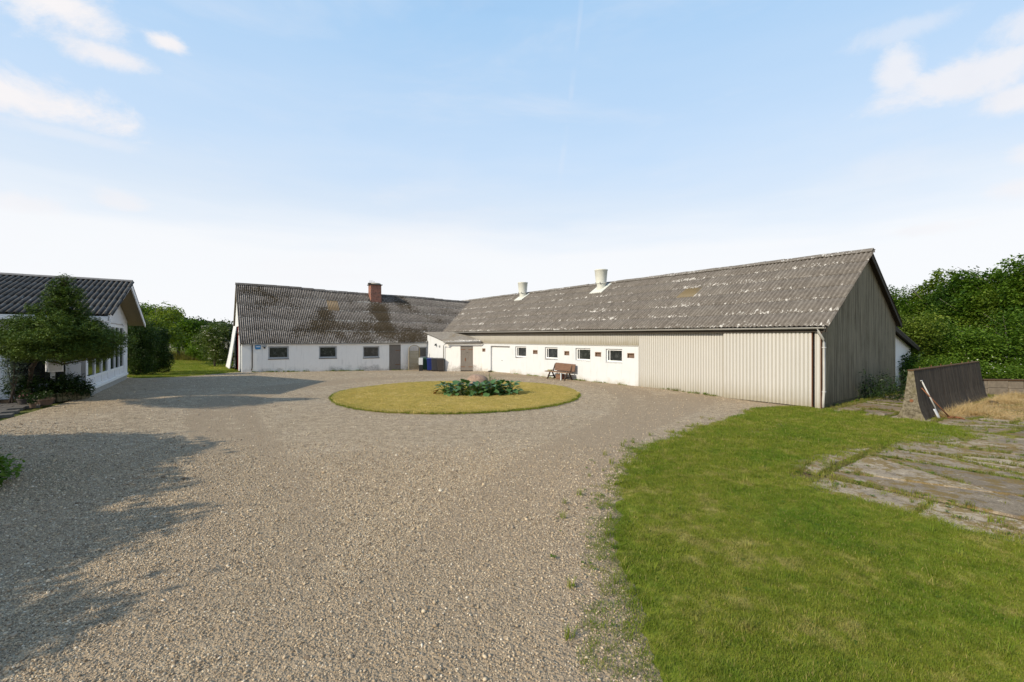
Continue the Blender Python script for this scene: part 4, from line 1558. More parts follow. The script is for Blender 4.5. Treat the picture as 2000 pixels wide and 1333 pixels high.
# roof: quad with waves running down to the front
q00, q10 = Vector((-.12, -.30, 2.44)), Vector((LF - .02, -.30, 2.46))
q01, q11 = loc(Vector((-7.95, 39.75)), 3.24), loc(Vector((-4.75, 39.2)), 3.26)
k_ = 24 * 6
vs, fs = [], []
for j in range(5):
    for i in range(k_ + 1):
        s_ = i / k_
        q = (q00.lerp(q10, s_)).lerp(q01.lerp(q11, s_), j / 4)
        vs.append((q.x, q.y, q.z + .024 * math.cos(2 * math.pi * s_ * 24)))
for j in range(4):
    for i in range(k_):
        a0 = j * (k_ + 1) + i
        fs.append((a0, a0 + 1, a0 + k_ + 2, a0 + k_ + 1))
b0 = len(vs)
for i in range(k_ + 1):
    vs.append((vs[i][0], vs[i][1], vs[i][2] - .012))
fs += [(b0 + i, b0 + i + 1, i + 1, i) for i in range(k_)]
MB().add(vs, fs).build('roof', M_roof_shed, SH, smooth=True)
MB().beam((-.1, -.1, 2.36), (LF - .02, -.1, 2.36), .03, .10).build('fascia_board', M_wood_grey, SH)
MB().tube([(-.08, -.34, 2.38), (LF - .05, -.34, 2.38)], .045, 8).build('gutter', M_zinc, SH, smooth=True)
MB().tube([(.15, -.34, 2.35), (.02, -.30, 2.2), (-.12, -.14, 2.1), (-.14, -.07, 1.98), (-.14, -.07, .05)], .042, 10).build('downpipe', M_zinc, SH, smooth=True)
s1 = SH_M @ Vector((lb.x * .47, lb.y * .47, 2.17))
sdir = math.atan2((B1 - F1).y, (B1 - F1).x)
sp_ = thing('spotlight', 'small dark spotlight on the white side wall of the shed', 'lamp', tuple(s1), sdir)
MB().lathe([(.05, 0), (.09, -.16), (0, -.15)], (0, .12, .05), 12).build('lamp_head', M_black, sp_)
MB().box(-.03, .03, 0, .12, 0, .06).build('bracket', M_black, sp_)
s2 = SH_M @ Vector((lb.x * .30, lb.y * .30, 2.02))
bu = thing('bulkhead_lamp', 'round grey bulkhead lamp on the white side wall of the shed', 'lamp', tuple(s2), sdir)
MB().lathe([(0, .09), (.06, .08), (.10, .03), (.11, 0)], n=14).build('dome', M_lamp, bu, smooth=True, M=Matrix.Rotation(R(-90), 4, 'X'))


# ------------------------------------------------------------------ things along the wing
def wheelie(px, py, Y, mat, lab, hz_=1.07, rot=0.0):
    X = (px - 1000) / 870 * Y
    b_ = thing('wheelie_bin', lab, 'bin', (X, Y, gz(X, Y)), rot, 'wheelie bins beside the entrance shed')
    m = MB().add([(-.22, -.24, .06), (.22, -.24, .06), (.22, .22, .06), (-.22, .22, .06), (-.27, -.33, hz_ - .1), (.27, -.33, hz_ - .1), (.27, .30, hz_ - .1), (-.27, .30, hz_ - .1)],
                 [(0, 3, 2, 1), (4, 5, 6, 7), (0, 1, 5, 4), (1, 2, 6, 5), (2, 3, 7, 6), (3, 0, 4, 7)])
    m.build('body', mat, b_, bevel=.02)
    MB().add([(-.29, -.36, hz_ - .1), (.29, -.36, hz_ - .1), (.29, .34, hz_ - .06), (-.29, .34, hz_ - .06), (-.27, -.34, hz_ - .03), (.27, -.34, hz_ - .03), (.27, .32, hz_ + .02), (-.27, .32, hz_ + .02)],
             [(0, 3, 2, 1), (4, 5, 6, 7), (0, 1, 5, 4), (1, 2, 6, 5), (2, 3, 7, 6), (3, 0, 4, 7)]).build('lid', mat, b_, bevel=.015)
    MB().tube([(-.24, .37, hz_ - .1), (.24, .37, hz_ - .1)], .018, 8).build('handle', M_black, b_)
    for s_ in (-1, 1):
        MB().tube([(.20 * s_, .24, .1), (.27 * s_, .24, .1)], .1, 14).build('wheel', M_black, b_)
    return b_


wheelie(831, 0, 37.5, M_bin_green, 'dark green wheelie bin next to the blue one', rot=.25)
wheelie(840, 0, 37.1, M_bin_blue, 'dark blue wheelie bin between green and grey bins', rot=.2)
wheelie(849, 0, 36.7, M_bin_grey, 'dark grey wheelie bin beside the blue bin', rot=.15)
wheelie(860.5, 0, 36.3, M_bin_brown, 'brownish grey wheelie bin, closest to the white shed wall', rot=.12)
X = (822 - 1000) / 870 * 37.0
pb = thing('storage_box', 'pale grey plastic box on a dark stand before the green bin', 'box', (X, 37.0, gz(X, 37)), .15)
MB().box(-.17, .17, -.12, .12, .50, 1.08).build('body', M_pale, pb, bevel=.02)
MB().box(-.15, .15, -.1, .1, 0, .50).build('stand', M_black, pb)

# arched trellis panel
AR = thing('arched_trellis', 'arched wooden trellis panel with horizontal slats against the wing wall', 'trellis', on_wing(12.0, -.45, gz(-8.9, 37.8) - .0), WR)
wA = 1.02
for i in range(14):
    zz_ = .12 + i * .105
    MB().box(.05, wA - .05, -.02 + (i % 2) * .04, -.005 + (i % 2) * .04, zz_, zz_ + .075).build('slat', M_arch, AR)
for xx in (0, wA - .05):
    MB().box(xx, xx + .05, -.03, .03, 0, 1.75).build('post', M_arch, AR)
pts = []
arch = MB()
for k in range(13):
    a_ = math.pi * k / 12
    pts.append((wA / 2 - (wA / 2 - .025) * math.cos(a_), 0, 1.75 + .36 * math.sin(a_)))
for k in range(12):
    arch.beam(pts[k], pts[k + 1], .05, .06, (0, 1, 0))
arch.build('arch', M_arch, AR)
MB().box(.05, wA - .05, -.018, .02, 1.58, 1.63).build('rail', M_arch, AR)
for i in range(9):
    xx = .05 + (wA - .1) * (i + .5) / 9
    top_ = 1.75 + .34 * math.sqrt(max(0, 1 - ((xx - wA / 2) / (wA / 2)) ** 2))
    MB().box(xx - .014, xx + .014, -.006, .006, 1.63, top_).build('upright', M_wood_brown, AR)

# ------------------------------------------------------------------ bench by the white barn wall
def on_barn(t_, v, z_):
    return BARN_M @ Vector((-t_, v, z_))


q = on_barn(13.95, -.50, 0)
BN = thing('bench', 'rustic brown wooden bench standing by the white barn wall', 'bench', (q.x, q.y, gz(q.x, q.y)), BR)
MB().box(-1.18, .92, -.30, .02, .44, .50).build('seat', M_wood_brown, BN, bevel=.01)
MB().box(-1.10, .88, .04, .20, .43, .485).build('seat', M_wood_brown, BN, bevel=.01)
bk = MB().add([(-.80, .20, .53), (1.0, .20, .53), (1.0, .30, .98), (-.80, .30, 1.02), (-.80, .25, .52), (1.0, .25, .52), (1.0, .35, .97), (-.80, .35, 1.01)],
              [(0, 1, 2, 3), (4, 7, 6, 5), (0, 4, 5, 1), (1, 5, 6, 2), (2, 6, 7, 3), (3, 7, 4, 0)])
bk.build('backrest', plain('red_brown_wood', (.17, .095, .06), .8, .35, 7, streak=(.6, 4, 4), bumpd=.006), BN, bevel=.012)
for xx in (-.85, .72):
    MB().beam((xx, -.36, 0), (xx, -.12, .44), .07, .07, (1, 0, 0)).build('leg', M_wood_dark, BN)
    MB().beam((xx, .30, 0), (xx, .06, .43), .07, .07, (1, 0, 0)).build('leg', M_wood_dark, BN)
    MB().beam((xx + .04, -.30, .18), (xx + .04, .24, .18), .03, .07).build('crossbar', M_wood_dark, BN)
    MB().beam((xx, .12, .44), (xx, .33, .95), .05, .07, (1, 0, 0)).build('back_support', M_wood_dark, BN)
MB().box(.40, .47, -.40, -.33, 0, .44).build('prop', M_pale, BN)['label'] = 'pale prop post under the seat front'
q2 = on_barn(14.1, -.42, 0)
bxo = thing('crate', 'small reddish wooden crate under the bench', 'crate', (q2.x, q2.y, gz(q2.x, q2.y)), BR)
MB().box(-.22, .24, -.14, .14, .03, .35).build('body', plain('crate_wood', (.22, .085, .05), .8, .3), bxo, bevel=.008)
for zz_ in (.06, .16, .26):
    MB().box(-.23, .25, -.155, -.141, zz_, zz_ + .07).build('slat', M_wood_brown, bxo)
q3 = on_barn(14.8, -.62, 0)
pl = thing('ceramic_dish', 'pale dish lying on the end of the bench seat', 'dish', (q3.x, q3.y, gz(q3.x, q3.y) + .50), 0)
MB().lathe([(0, .02), (.12, .03), (.17, .08), (.18, .08), (.13, .0), (0, 0)], n=18).build('bowl', plain('stoneware', (.40, .38, .24), .5), pl, smooth=True)
q4 = on_barn(22.3, -.2, 0)
st_ = MB()
st_.lathe([(0, .12), (.12, .10), (.2, .04), (.2, 0), (0, 0)], n=10)
o = st_.build('door_stone', M_barge, smooth=True)
o.location = (q4.x, q4.y, gz(q4.x, q4.y))
tag(o, 'small dark stone on the gravel by the garage door', 'stone')

# ------------------------------------------------------------------ dwelling house on the left
HR = math.atan2(.828, -.561)
HN = Vector((-15.5, 16.19))
HOUSE = thing('house', 'white dwelling house with dark corrugated roof and big gable windows', 'house', (HN.x, HN.y, 0), HR)
H_M = Matrix.Translation((HN.x, HN.y, 0)) @ Matrix.Rotation(HR, 4, 'Z')
HOUSE.matrix_basis = H_M
LHX = 9.75
HSL = (5.29 - 3.51) / 5.49


def hroof(xx):
    return 3.51 + (xx + .6) * HSL if xx <= 4.89 else 3.51 + (10.38 - xx) * HSL


SILL = .80
HB = 1.06
HT = 3.28
# gable: posts, rails, panels, panes
MB().box(0, LHX, .0, .25, -.2, SILL - .10).build('foundation', M_found, HOUSE)
MB().box(-.02, LHX + .02, -.05, .05, SILL - .10, SILL).build('sill_board', M_frame_white, HOUSE)
bays = [(.30, 4.30), (4.80, 8.60)]
for (a, b_) in ((0, .30), (4.30, 4.80), (8.60, LHX)):
    MB().box(a, b_, -.015, .12, SILL, HT + .1).build('post', M_house, HOUSE)
for a, b_ in bays:
    fr = MB()
    n3 = 3
    cols = [a + (b_ - a) * i / n3 for i in range(n3 + 1)]
    for c_ in cols:
        fr.box(c_ - .045 if c_ > a else a, c_ + .045 if c_ < b_ else b_, -.01, .08, SILL, HT)
    for zz_ in (SILL, HB + .10, 2.22, HT - .09):
        for i in range(n3):
            fr.box(cols[i] + (.045 if i else .0), cols[i + 1] - (.045 if i < n3 - 1 else .0), -.006, .076, zz_ + .001, zz_ + .085)
    wfr = fr.build('window', M_frame_white, HOUSE)
    for i in range(n3):
        MB().box(cols[i] + .03, cols[i + 1] - .03, .03, .04, HB + .17, 2.23).build('pane', M_glass_house, wfr)
        MB().box(cols[i] + .03, cols[i + 1] - .03, .03, .04, 2.30, HT - .08).build('pane', M_glass_house, wfr)
        MB().box(cols[i] + .03, cols[i + 1] - .03, .02, .05, SILL + .08, HB + .11).build('lower_panel', M_house, wfr)
    MB().box(a, b_, .3, .34, SILL, HT).build('dim_interior', M_dark, wfr)
# gable boards
MB().add([(0, .06, HT), (LHX, .06, HT), (LHX, .06, hroof(LHX) - .12), (4.89, .06, hroof(4.89) - .15), (0, .06, hroof(0) - .12)], [(0, 1, 2, 3, 4)]).build('gable_wall', M_house, HOUSE)
nbd = 32
for i in range(nbd):
    xa = LHX * i / nbd + .02
    xb = LHX * (i + 1) / nbd - .03
    za, zb = hroof(xa) - .12, hroof(xb) - .12
    MB().add([(xa, -.012, HT + .10), (xb, -.012, HT + .10), (xb, -.012, zb), (xa, -.012, za), (xa, .019, HT + .10), (xb, .019, HT + .10), (xb, .019, zb), (xa, .019, za)],
             [(0, 1, 2, 3), (0, 4, 5, 1), (1, 5, 6, 2), (3, 7, 4, 0)]).build('gable_board', M_house, HOUSE)
# side wall towards the yard entrance
sw_ = MB()
hs = [(.45, 1.95, 1.0, 2.9), (3.2, 5.2, 1.2, 2.7)]
sub = MB()
wall_open(sub, -12, 0, -.2, 3.45, [(-b_, -a, c_, d_) for a, b_, c_, d_ in hs], 0, .1)
vs = [(v_[1], -v_[0], v_[2]) for v_ in sub.v]
sw_.add(vs, sub.f)
sw_.build('side_wall', M_house, HOUSE)
for a, b_, c_, d_ in hs:
    f_ = MB()
    f_.box(.03, .09, a, a + .08, c_, d_).box(.03, .09, b_ - .08, b_, c_, d_).box(.03, .09, a + .08, b_ - .08, c_, c_ + .08).box(.03, .09, a + .08, b_ - .08, d_ - .08, d_)
    fo = f_.build('window', M_frame_white, HOUSE)
    MB().box(.055, .065, a + .07, b_ - .07, c_ + .07, d_ - .07).build('pane', M_glass_house, fo)
MB().add([(LHX, 0, -.2), (LHX, 12, -.2), (LHX, 12, 3.4), (LHX, 0, 3.4)], [(0, 1, 2, 3)]).build('far_wall', M_house, HOUSE)
MB().add([(0, 12, -.2), (LHX, 12, -.2), (LHX, 12, 3.4), (4.9, 12, 5.1), (0, 12, 3.4)], [(0, 1, 2, 3, 4)]).build('rear_gable', M_house, HOUSE)
# roof
HRF = sub_empty('roof', HOUSE)
nxh, nyh = 13, 5
SWH = 1.02
HOV = .75
slh = math.hypot(5.49, 5.29 - 3.51) / nyh
shh = corrugated(SWH + .08, slh + .10, .17, .036, 8, mat=M_roof_house, lip=.02)


def PH(i, j):
    y_ = -HOV + SWH * (nxh - i)
    xx = -.6 + 5.49 * j / nyh
    return (xx, y_, hroof(xx))


lay_sheets(HRF, PH, nxh, nyh, SWH, slh, shh, jit=.004)
MB().add([(10.38, -HOV, 3.51), (10.38, 12.5, 3.51), (4.89, 12.5, 5.28), (4.89, -HOV, 5.28)], [(0, 1, 2, 3)]).build('far_slope', M_roof_house, HRF)
caph = MB().prism([(-.17, -.06), (-.08, .02), (.08, .02), (.17, -.06), (.15, -.08), (0, 0), (-.15, -.08)], 0, 1.2, 'y').mesh('ridge_cap', plain('grey_ridge', (.20, .19, .18), .8, .25, 5))
for i in range(11):
    link('ridge_cap', caph, HRF, T4((4.89, -HOV - .03 + 1.17 * i, 5.29 + .055 + .004 * (i % 2))))
for s_ in (1, -1):
    xa = -.6 if s_ > 0 else 10.38
    MB().add([(xa, -HOV + .02, 3.49), (4.89, -HOV + .02, 5.27), (4.89, -HOV + .02, 5.03), (xa, -HOV + .02, 3.29),
              (xa, -HOV + .06, 3.49), (4.89, -HOV + .06, 5.27), (4.89, -HOV + .06, 5.03), (xa, -HOV + .06, 3.29)],
             [(0, 1, 2, 3), (4, 7, 6, 5), (0, 4, 5, 1), (2, 6, 7, 3), (0, 3, 7, 4), (1, 5, 6, 2)]).build('barge_board', M_house, HRF)
    # soffit boards laid along the eaves
    nsb = 26
    for i in range(nsb):
        f0, f1 = i / nsb + .001, (i + .92) / nsb
        xs_ = [xa + (4.89 - xa) * f for f in (f0, f1)]
        zs_ = [3.49 + 1.78 * f - .12 for f in (f0, f1)]
        MB().add([(xs_[0], -HOV + .06, zs_[0]), (xs_[1], -HOV + .06, zs_[1]), (xs_[1], -.0, zs_[1]), (xs_[0], -.0, zs_[0]),
                  (xs_[0], -HOV + .06, zs_[0] + .02), (xs_[1], -HOV + .06, zs_[1] + .02), (xs_[1], -.0, zs_[1] + .02), (xs_[0], -.0, zs_[0] + .02)],
                 [(0, 1, 2, 3), (4, 7, 6, 5), (0, 4, 5, 1), (2, 6, 7, 3)]).build('soffit_board', M_soffit, HRF)
MB().box(-.6, -.56, -HOV, 12.4, 3.30, 3.46).build('eaves_board', M_house, HRF)
rw = MB()
rx0, rx1 = 1.4, 2.7
for (a, b_, c_, d_) in ((rx0, rx1, 4.3, 4.42), (rx0, rx1, 5.38, 5.5), (rx0, rx0 + .1, 4.42, 5.38), (rx1 - .1, rx1, 4.42, 5.38)):
    rw.add([(a, c_, hroof(a) + .03), (b_, c_, hroof(b_) + .03), (b_, d_, hroof(b_) + .03), (a, d_, hroof(a) + .03),
            (a, c_, hroof(a) + .16), (b_, c_, hroof(b_) + .16), (b_, d_, hroof(b_) + .16), (a, d_, hroof(a) + .16)],
           [(4, 5, 6, 7), (0, 1, 5, 4), (1, 2, 6, 5), (2, 3, 7, 6), (3, 0, 4, 7)])
rwo = rw.build('roof_window', M_zinc, HRF)
MB().add([(rx0 + .1, 4.42, hroof(rx0 + .1) + .12), (rx1 - .1, 4.42, hroof(rx1 - .1) + .12), (rx1 - .1, 5.38, hroof(rx1 - .1) + .12), (rx0 + .1, 5.38, hroof(rx0 + .1) + .12)], [(0, 1, 2, 3)]).build('roof_window_pane', M_glass_house, HRF)


# ------------------------------------------------------------------ leaves and plants
def leaves(centers, size, rg, up=.25, aspect=.55, fold=.25, tint=None, droop=0.0):
    """one rhombic leaf per centre -> verts, faces, tint"""
    n = len(centers)
    nrm = rg.normal(size=(n, 3))
    nrm[:, 2] = np.abs(nrm[:, 2]) + up * 2
    nrm /= np.linalg.norm(nrm, axis=1)[:, None]
    a = rg.normal(size=(n, 3))
    a -= (a * nrm).sum(1)[:, None] * nrm
    a /= np.linalg.norm(a, axis=1)[:, None]
    a[:, 2] -= droop
    b_ = np.cross(nrm, a)
    L = size * rg.uniform(.6, 1.3, n)[:, None]
    w = L * aspect
    c = centers
    v0 = c - a * L * .5
    v2 = c + a * L * .5
    v1 = c + b_ * w * .5 + nrm * w * fold - a * L * .08
    v3 = c - b_ * w * .5 + nrm * w * fold - a * L * .08
    vs = np.stack([v0, v1, v2, v3], 1).reshape(-1, 3)
    fs = np.arange(n * 4).reshape(-1, 4)
    tt = rg.uniform(size=n) if tint is None else tint
    return vs, fs, np.repeat(tt, 4)


def crown_points(blobs, n, rg, shell=.55, clump=7, cr=.16):
    """clumped points through ellipsoid blobs (x, y, z, rx, ry, rz)"""
    B = np.array(blobs, float)
    wgt = (B[:, 3] * B[:, 4] * B[:, 5]) ** (2 / 3)
    k = max(1, n // clump)
    which = rg.choice(len(B), k, p=wgt / wgt.sum())
    d = rg.normal(size=(k, 3))
    d /= np.linalg.norm(d, axis=1)[:, None]
    r = shell + (1.06 - shell) * rg.uniform(size=k) ** .6
    cc = B[which, :3] + d * r[:, None] * B[which, 3:6]
    tc_ = np.clip(rg.normal(.5, .25, k), 0, 1)
    pts = np.repeat(cc, clump, 0) + rg.normal(size=(k * clump, 3)) * cr
    tt = np.clip(np.repeat(tc_, clump) + rg.normal(0, .15, k * clump), 0, 1)
    return pts, tt


def foliage(name, mat, blobs, n, size, parent, seed, up=.25, shell=.55, clump=7, cr=.16, aspect=.6, stuff=False, floor=None, **kw):
    rg = np.random.default_rng(seed)
    pts, tt = crown_points(blobs, n, rg, shell, clump, cr)
    if floor is not None:
        k_ = pts[:, 2] > floor
        pts, tt = pts[k_], tt[k_]
    vs, fs, t_ = leaves(pts, size, rg, up, aspect, tint=tt, **kw)
    o = link(name, np_mesh(name, vs, fs, mat, t_), parent)
    if stuff:
        o['kind'] = 'stuff'
    return o


def lump_blobs(rx, ry, z0, z1, n, rg, r0=.38, top=.75):
    """blobs that fill an upright egg between z0 and z1 with an uneven outline"""
    out = []
    zc, hz_ = (z0 + z1) / 2, (z1 - z0) / 2
    for i in range(n):
        d = rg.normal(size=3)
        d /= np.linalg.norm(d)
        q = d * rg.uniform(.35, .8)
        s = r0 * rg.uniform(.7, 1.2)
        out.append((q[0] * rx, q[1] * ry, zc + q[2] * hz_, rx * s, ry * s, hz_ * s * top))
    return out


def trunk(h, r, rg, limbs=6, lean=.1, lo=.25, spread=.5, mat=M_bark_grey, parent=None):
    m = MB()
    top_ = Vector((rg.normal(0, lean) * h * .4, rg.normal(0, lean) * h * .4, h))
    pts = [Vector((0, 0, -.3)), Vector((0, 0, 0)), Vector((top_.x * .3, top_.y * .3, h * .35)), Vector((top_.x * .6, top_.y * .6, h * .7)), top_]
    m.tube(pts, [r * 1.3, r * 1.1, r * .85, r * .55, r * .15], 9)
    for i in range(limbs):
        f = lo + (1 - lo) * (i + .5) / limbs * .85
        a_ = i * 2.4 + rg.uniform(-.4, .4)
        p0 = Vector((top_.x * f, top_.y * f, h * f))
        L = h * spread * (1 - .5 * f) * rg.uniform(.7, 1.1)
        d = Vector((math.cos(a_), math.sin(a_), rg.uniform(.35, .8)))
        m.tube([p0, p0 + d * L * .5, p0 + d * L + Vector((0, 0, L * .12))], [r * .45 * (1 - .5 * f), r * .28 * (1 - .5 * f), r * .08], 6)
    return m.build('trunk', mat, parent, smooth=True)


def tree(name, lab, x_, y_, h, rx, ry, z0, mat, seed, n=9000, size=.22, nb=16, group=None, cat='tree', r=.16, r0=.38, shell=.5, cr=.18, tmat=M_bark_grey, **kw):
    rg = np.random.default_rng(seed)
    T_ = thing(name, lab, cat, (x_, y_, gz(x_, y_)), 0, group)
    trunk(h * .86, r, rg, 7, .12, .3, .45, tmat, T_)
    foliage('crown', mat, lump_blobs(rx, ry, z0, h, nb, rg, r0), n, size, T_, seed + 1, shell=shell, cr=cr, **kw)
    return T_


# woodland on the right
wood = [  # px, Y, height, rx, kind
    (1735, 41.0, 7.3, 3.2, 0, 'rounded green tree just beyond the barn gable, farthest tree of the wood'),
    (1790, 38.0, 7.6, 3.3, 0, 'dark leafy tree behind the lean-to roof of the annex'),
    (1838, 36.0, 7.9, 3.2, 0, 'bushy woodland tree behind the concrete silo wall, second tallest step of the skyline'),
    (1885, 34.0, 8.2, 3.3, 0, 'broad woodland tree rising above the far end of the silo wall'),
    (1935, 32.0, 8.5, 3.2, 0, 'tall woodland tree above the low rubble wall'),
    (1985, 30.0, 8.4, 3.3, 0, 'tallest woodland tree at the edge of the photo'),
    (2050, 28.5, 8.6, 3.4, 0, 'tall woodland tree just outside the edge of the photo'),
    (2130, 27.0, 9.3, 3.6, 0, 'large woodland tree farther outside the frame'),
]
for i, (px, Y, h, rx, kd, lab) in enumerate(wood):
    X = (px - 1000) / 870 * Y
    tree('woodland_tree', lab, X, Y, h + (.35, -.15, .3, 0, .35, .1, .3, 0)[i], rx * (.8, .95, .75, .9, .8, .95, .9, 1)[i], rx * .9, .4, (M_leaf_wood3, M_leaf_wood, M_leaf_wood2, M_leaf_wood3, M_leaf_wood, M_leaf_wood2, M_leaf_wood, M_leaf_wood3)[i], 100 + i * 7, n=24000, size=(.19, .17, .22, .18, .23, .18, .2, .2)[i], nb=40, group='trees of the wood beside the barn', r=.15, r0=.27, shell=.72, clump=8, cr=.15, up=.45)
tree('young_tree', 'light green bushy young tree leaning over the annex roof', 24.0, 27.0, 4.7, 2.0, 1.8, .4, M_leaf_light, 301, n=9000, size=.15, nb=14, r=.07, up=.35)
tree('young_tree', 'mid green young tree standing behind the middle of the silo wall', 25.9, 25.6, 4.0, 1.9, 1.7, .2, M_leaf_bank, 305, n=8000, size=.15, nb=14, r=.07, up=.35)
tree('young_tree', 'dark green young tree by the low rubble wall', 28.3, 25.2, 4.6, 2.0, 1.8, .2, M_leaf_wood, 309, n=8000, size=.16, nb=14, r=.07, up=.35)
# bramble bank below
rg = np.random.default_rng(41)
bl = []
for i in range(60):
    s_ = rg.uniform(0, 1)
    X = 21.0 + 10.5 * s_ + rg.uniform(-.6, .6)
    Y = 24.3 - 2.2 * s_ + rg.uniform(-1.1, 1.4)
    bl.append((X, Y, rg.uniform(.2, 1.25), rg.uniform(.7, 1.2), rg.uniform(.6, 1.0), rg.uniform(.35, .7)))
foliage('undergrowth', M_leaf_bank, bl, 42000, .12, None, 42, up=.5, shell=.5, clump=6, cr=.12, stuff=True, floor=0.0)
rg = np.random.default_rng(43)
bl2 = [(rg.uniform(22, 40), rg.uniform(27, 46), rg.uniform(.3, 2.2), 1.6, 1.6, 1.2) for _ in range(46)]
foliage('woodland_undergrowth', M_leaf_wood, bl2, 30000, .24, None, 44, up=.4, clump=7, cr=.2, stuff=True, floor=0.0)
# cream flower heads in the bank
pts = np.column_stack([rng.uniform(22.5, 26.5, 80), rng.uniform(21.8, 22.9, 80), rng.uniform(.9, 1.8, 80)])
vs, fs, tt = leaves(pts, .06, rng, 1.2, .9)
o = link('bank_blossom', np_mesh('bank_blossom', vs, fs, M_whiteflower, tt))
o['kind'] = 'stuff'

# trees and shrubs beyond the house
tree('garden_tree', 'loose light green tree behind the hedges, showing sky between its twigs', -30.6, 38.5, 6.0, 2.3, 2.2, 1.2, M_leaf_light, 411, n=5200, size=.20, nb=17, r=.10, r0=.30, shell=.35, clump=6, cr=.22)
tree('garden_tree', 'dark dense tree at the back of the lawn, wider one next to the loose tree', -35.6, 47.5, 5.6, 3.0, 2.6, .6, M_leaf_elm, 415, n=14000, size=.22, nb=20, r=.14, group='dark trees behind the back lawn')
tree('garden_tree', 'dark round tree at the back of the lawn, nearest to the elder bush', -33.2, 46.5, 4.9, 2.0, 1.9, .5, M_leaf_wood, 419, n=9000, size=.2, nb=16, r=.12, group='dark trees behind the back lawn')
tree('garden_tree', 'tall dark tree half hidden behind the hedges', -38.5, 46.0, 6.3, 2.8, 2.6, .6, M_leaf_wood, 423, n=11000, size=.22, nb=18, r=.13, group='dark trees behind the back lawn')


def shrub(name, lab, x_, y_, blobs, mat, n, size, seed, cat='shrub', stems=5, group=None, **kw):
    S = thing(name, lab, cat, (x_, y_, gz(x_, y_)), 0, group)
    m = MB()
    rg = np.random.default_rng(seed)
    B = np.array(blobs)
    for i in range(stems):
        q = B[rg.integers(len(B)), :3]
        m.tube([(rg.normal(0, .08), rg.normal(0, .08), -.1), (q[0] * .5, q[1] * .5, q[2] * .6), tuple(q)], [.025, .018, .008], 5)
    m.build('stems', M_bark, S)
    foliage('leaves', mat, blobs, n, size, S, seed + 1, **kw)
    return S


# two clipped column hedges by the house
for (x_, y_, h, r_, lab, sd_) in ((-22.35, 26.6, 3.35, .74, 'tall clipped dark green hedge block beside the house gable', 431), (-23.0, 28.9, 2.75, .62, 'lower clipped dark green hedge block at the lawn edge', 437)):
    rgh = np.random.default_rng(sd_)
    bl = [(rx_ * (1.12 - .35 * (zz_ / h) ** 3) + rgh.normal(0, .10), ry_ + rgh.normal(0, .10), zz_ + rgh.normal(0, .08), r_ * .55 * rgh.uniform(.75, 1.2), r_ * .55 * rgh.uniform(.75, 1.2), .40 * rgh.uniform(.8, 1.3)) for rx_ in (-.40 * r_, .40 * r_) for ry_ in (-.4 * r_, .4 * r_) for zz_ in np.arange(.35, h - .25, .42)]
    shrub('hedge', lab, x_, y_, bl, M_leaf_elm, 22000, .085, sd_, 'hedge', 7, 'clipped hedges by the house', shell=.7, cr=.06, clump=5)
# elder in flower by the wing gable
rg = np.random.default_rng(451)
bl = lump_blobs(1.55, 1.3, .1, 3.7, 15, rg, .42)
EL = shrub('elder_bush', 'light green elder bush with cream flower heads beside the wing gable', -24.4, 36.6, bl, M_elder, 10000, .13, 452, 'bush', 8, up=.5, shell=.45, cr=.12)
pts, tt = crown_points(bl, 150, np.random.default_rng(9), .95, 1, .05)
ctr = np.array([0, 0, 1.9])
heads = []
for q in pts:
    k_ = 9
    heads.append(q + np.random.default_rng(int(abs(q[0]) * 1e4)).normal(size=(k_, 3)) * np.array([.07, .07, .015]))
vs, fs, tt = leaves(np.concatenate(heads), .085, rng, 1.6, .9)
link('flowers', np_mesh('flowers', vs, fs, M_whiteflower, tt), EL)
shrub('lawn_shrub', 'mid green shrub at the back of the lawn below the dark trees', -31.5, 45.0, lump_blobs(1.6, 1.2, 0, 1.7, 9, rg, .45), M_leaf_bank, 4500, .14, 461)
shrub('lawn_shrub', 'pale green shrub between the dark trees and the elder bush', -28.6, 43.0, lump_blobs(1.3, 1.0, 0, 1.9, 8, rg, .45), M_elder, 4000, .14, 467)
# meadow strip beyond the lawn
mp = rng.uniform((-52, 46.2), (-22, 54), (9000, 2))
mp = mp[mp[:, 0] > -1.1 * mp[:, 1]]
n = len(mp)
tall = [tuft('meadow_tuft', M_tall, 14, .75, .014, .16, .35, rng) for _ in range(4)]
scatter('meadow_grass', np.column_stack([mp, g(mp[:, 0], mp[:, 1]) - .05]), np.column_stack([np.zeros(n), np.zeros(n), rng.uniform(0, 6.28, n)]), rng.uniform(.7, 1.3, n), tall)
# distance
rg = np.random.default_rng(77)
for i, (px, Y, h, rx, lab) in enumerate(((408, 92, 6.1, 3.2, 'small far tree seen over the dark barn roof'), (424, 95, 6.4, 3.4, 'far round tree seen above the elder bush'), (446, 98, 6.6, 3.8, 'far spreading tree next to the wing gable'))):
    tree('far_tree', lab, (px - 1000) / 870 * Y, Y, h, rx, 3, 2.0, M_far, 500 + i * 5, n=2600, size=.5, nb=10, r=.2, cr=.4, group='far trees behind the elder bush')
fb = thing('far_barn', 'low dark roofed barn far beyond the meadow', 'barn', ((398 - 1000) / 870 * 118, 118, .3), .2)
MB().box(-9, 9, -4, 4, -.3, 2.4).build('wall', M_conc, fb)
MB().prism([(-4.5, 2.3), (4.5, 2.3), (0, 4.4)], -9.4, 9.4).build('roof', M_redroof, fb)
bl = []
for a_ in np.linspace(R(-75), R(75), 130):
    d_ = rg.uniform(230, 330)
    bl.append((d_ * math.sin(a_), d_ * math.cos(a_), rg.uniform(0, 2), rg.uniform(5, 9), 4, rg.uniform(1.6, 3.4)))
foliage('distant_hedgerow', M_far, bl, 14000, 1.5, None, 79, clump=6, cr=.8, stuff=True)

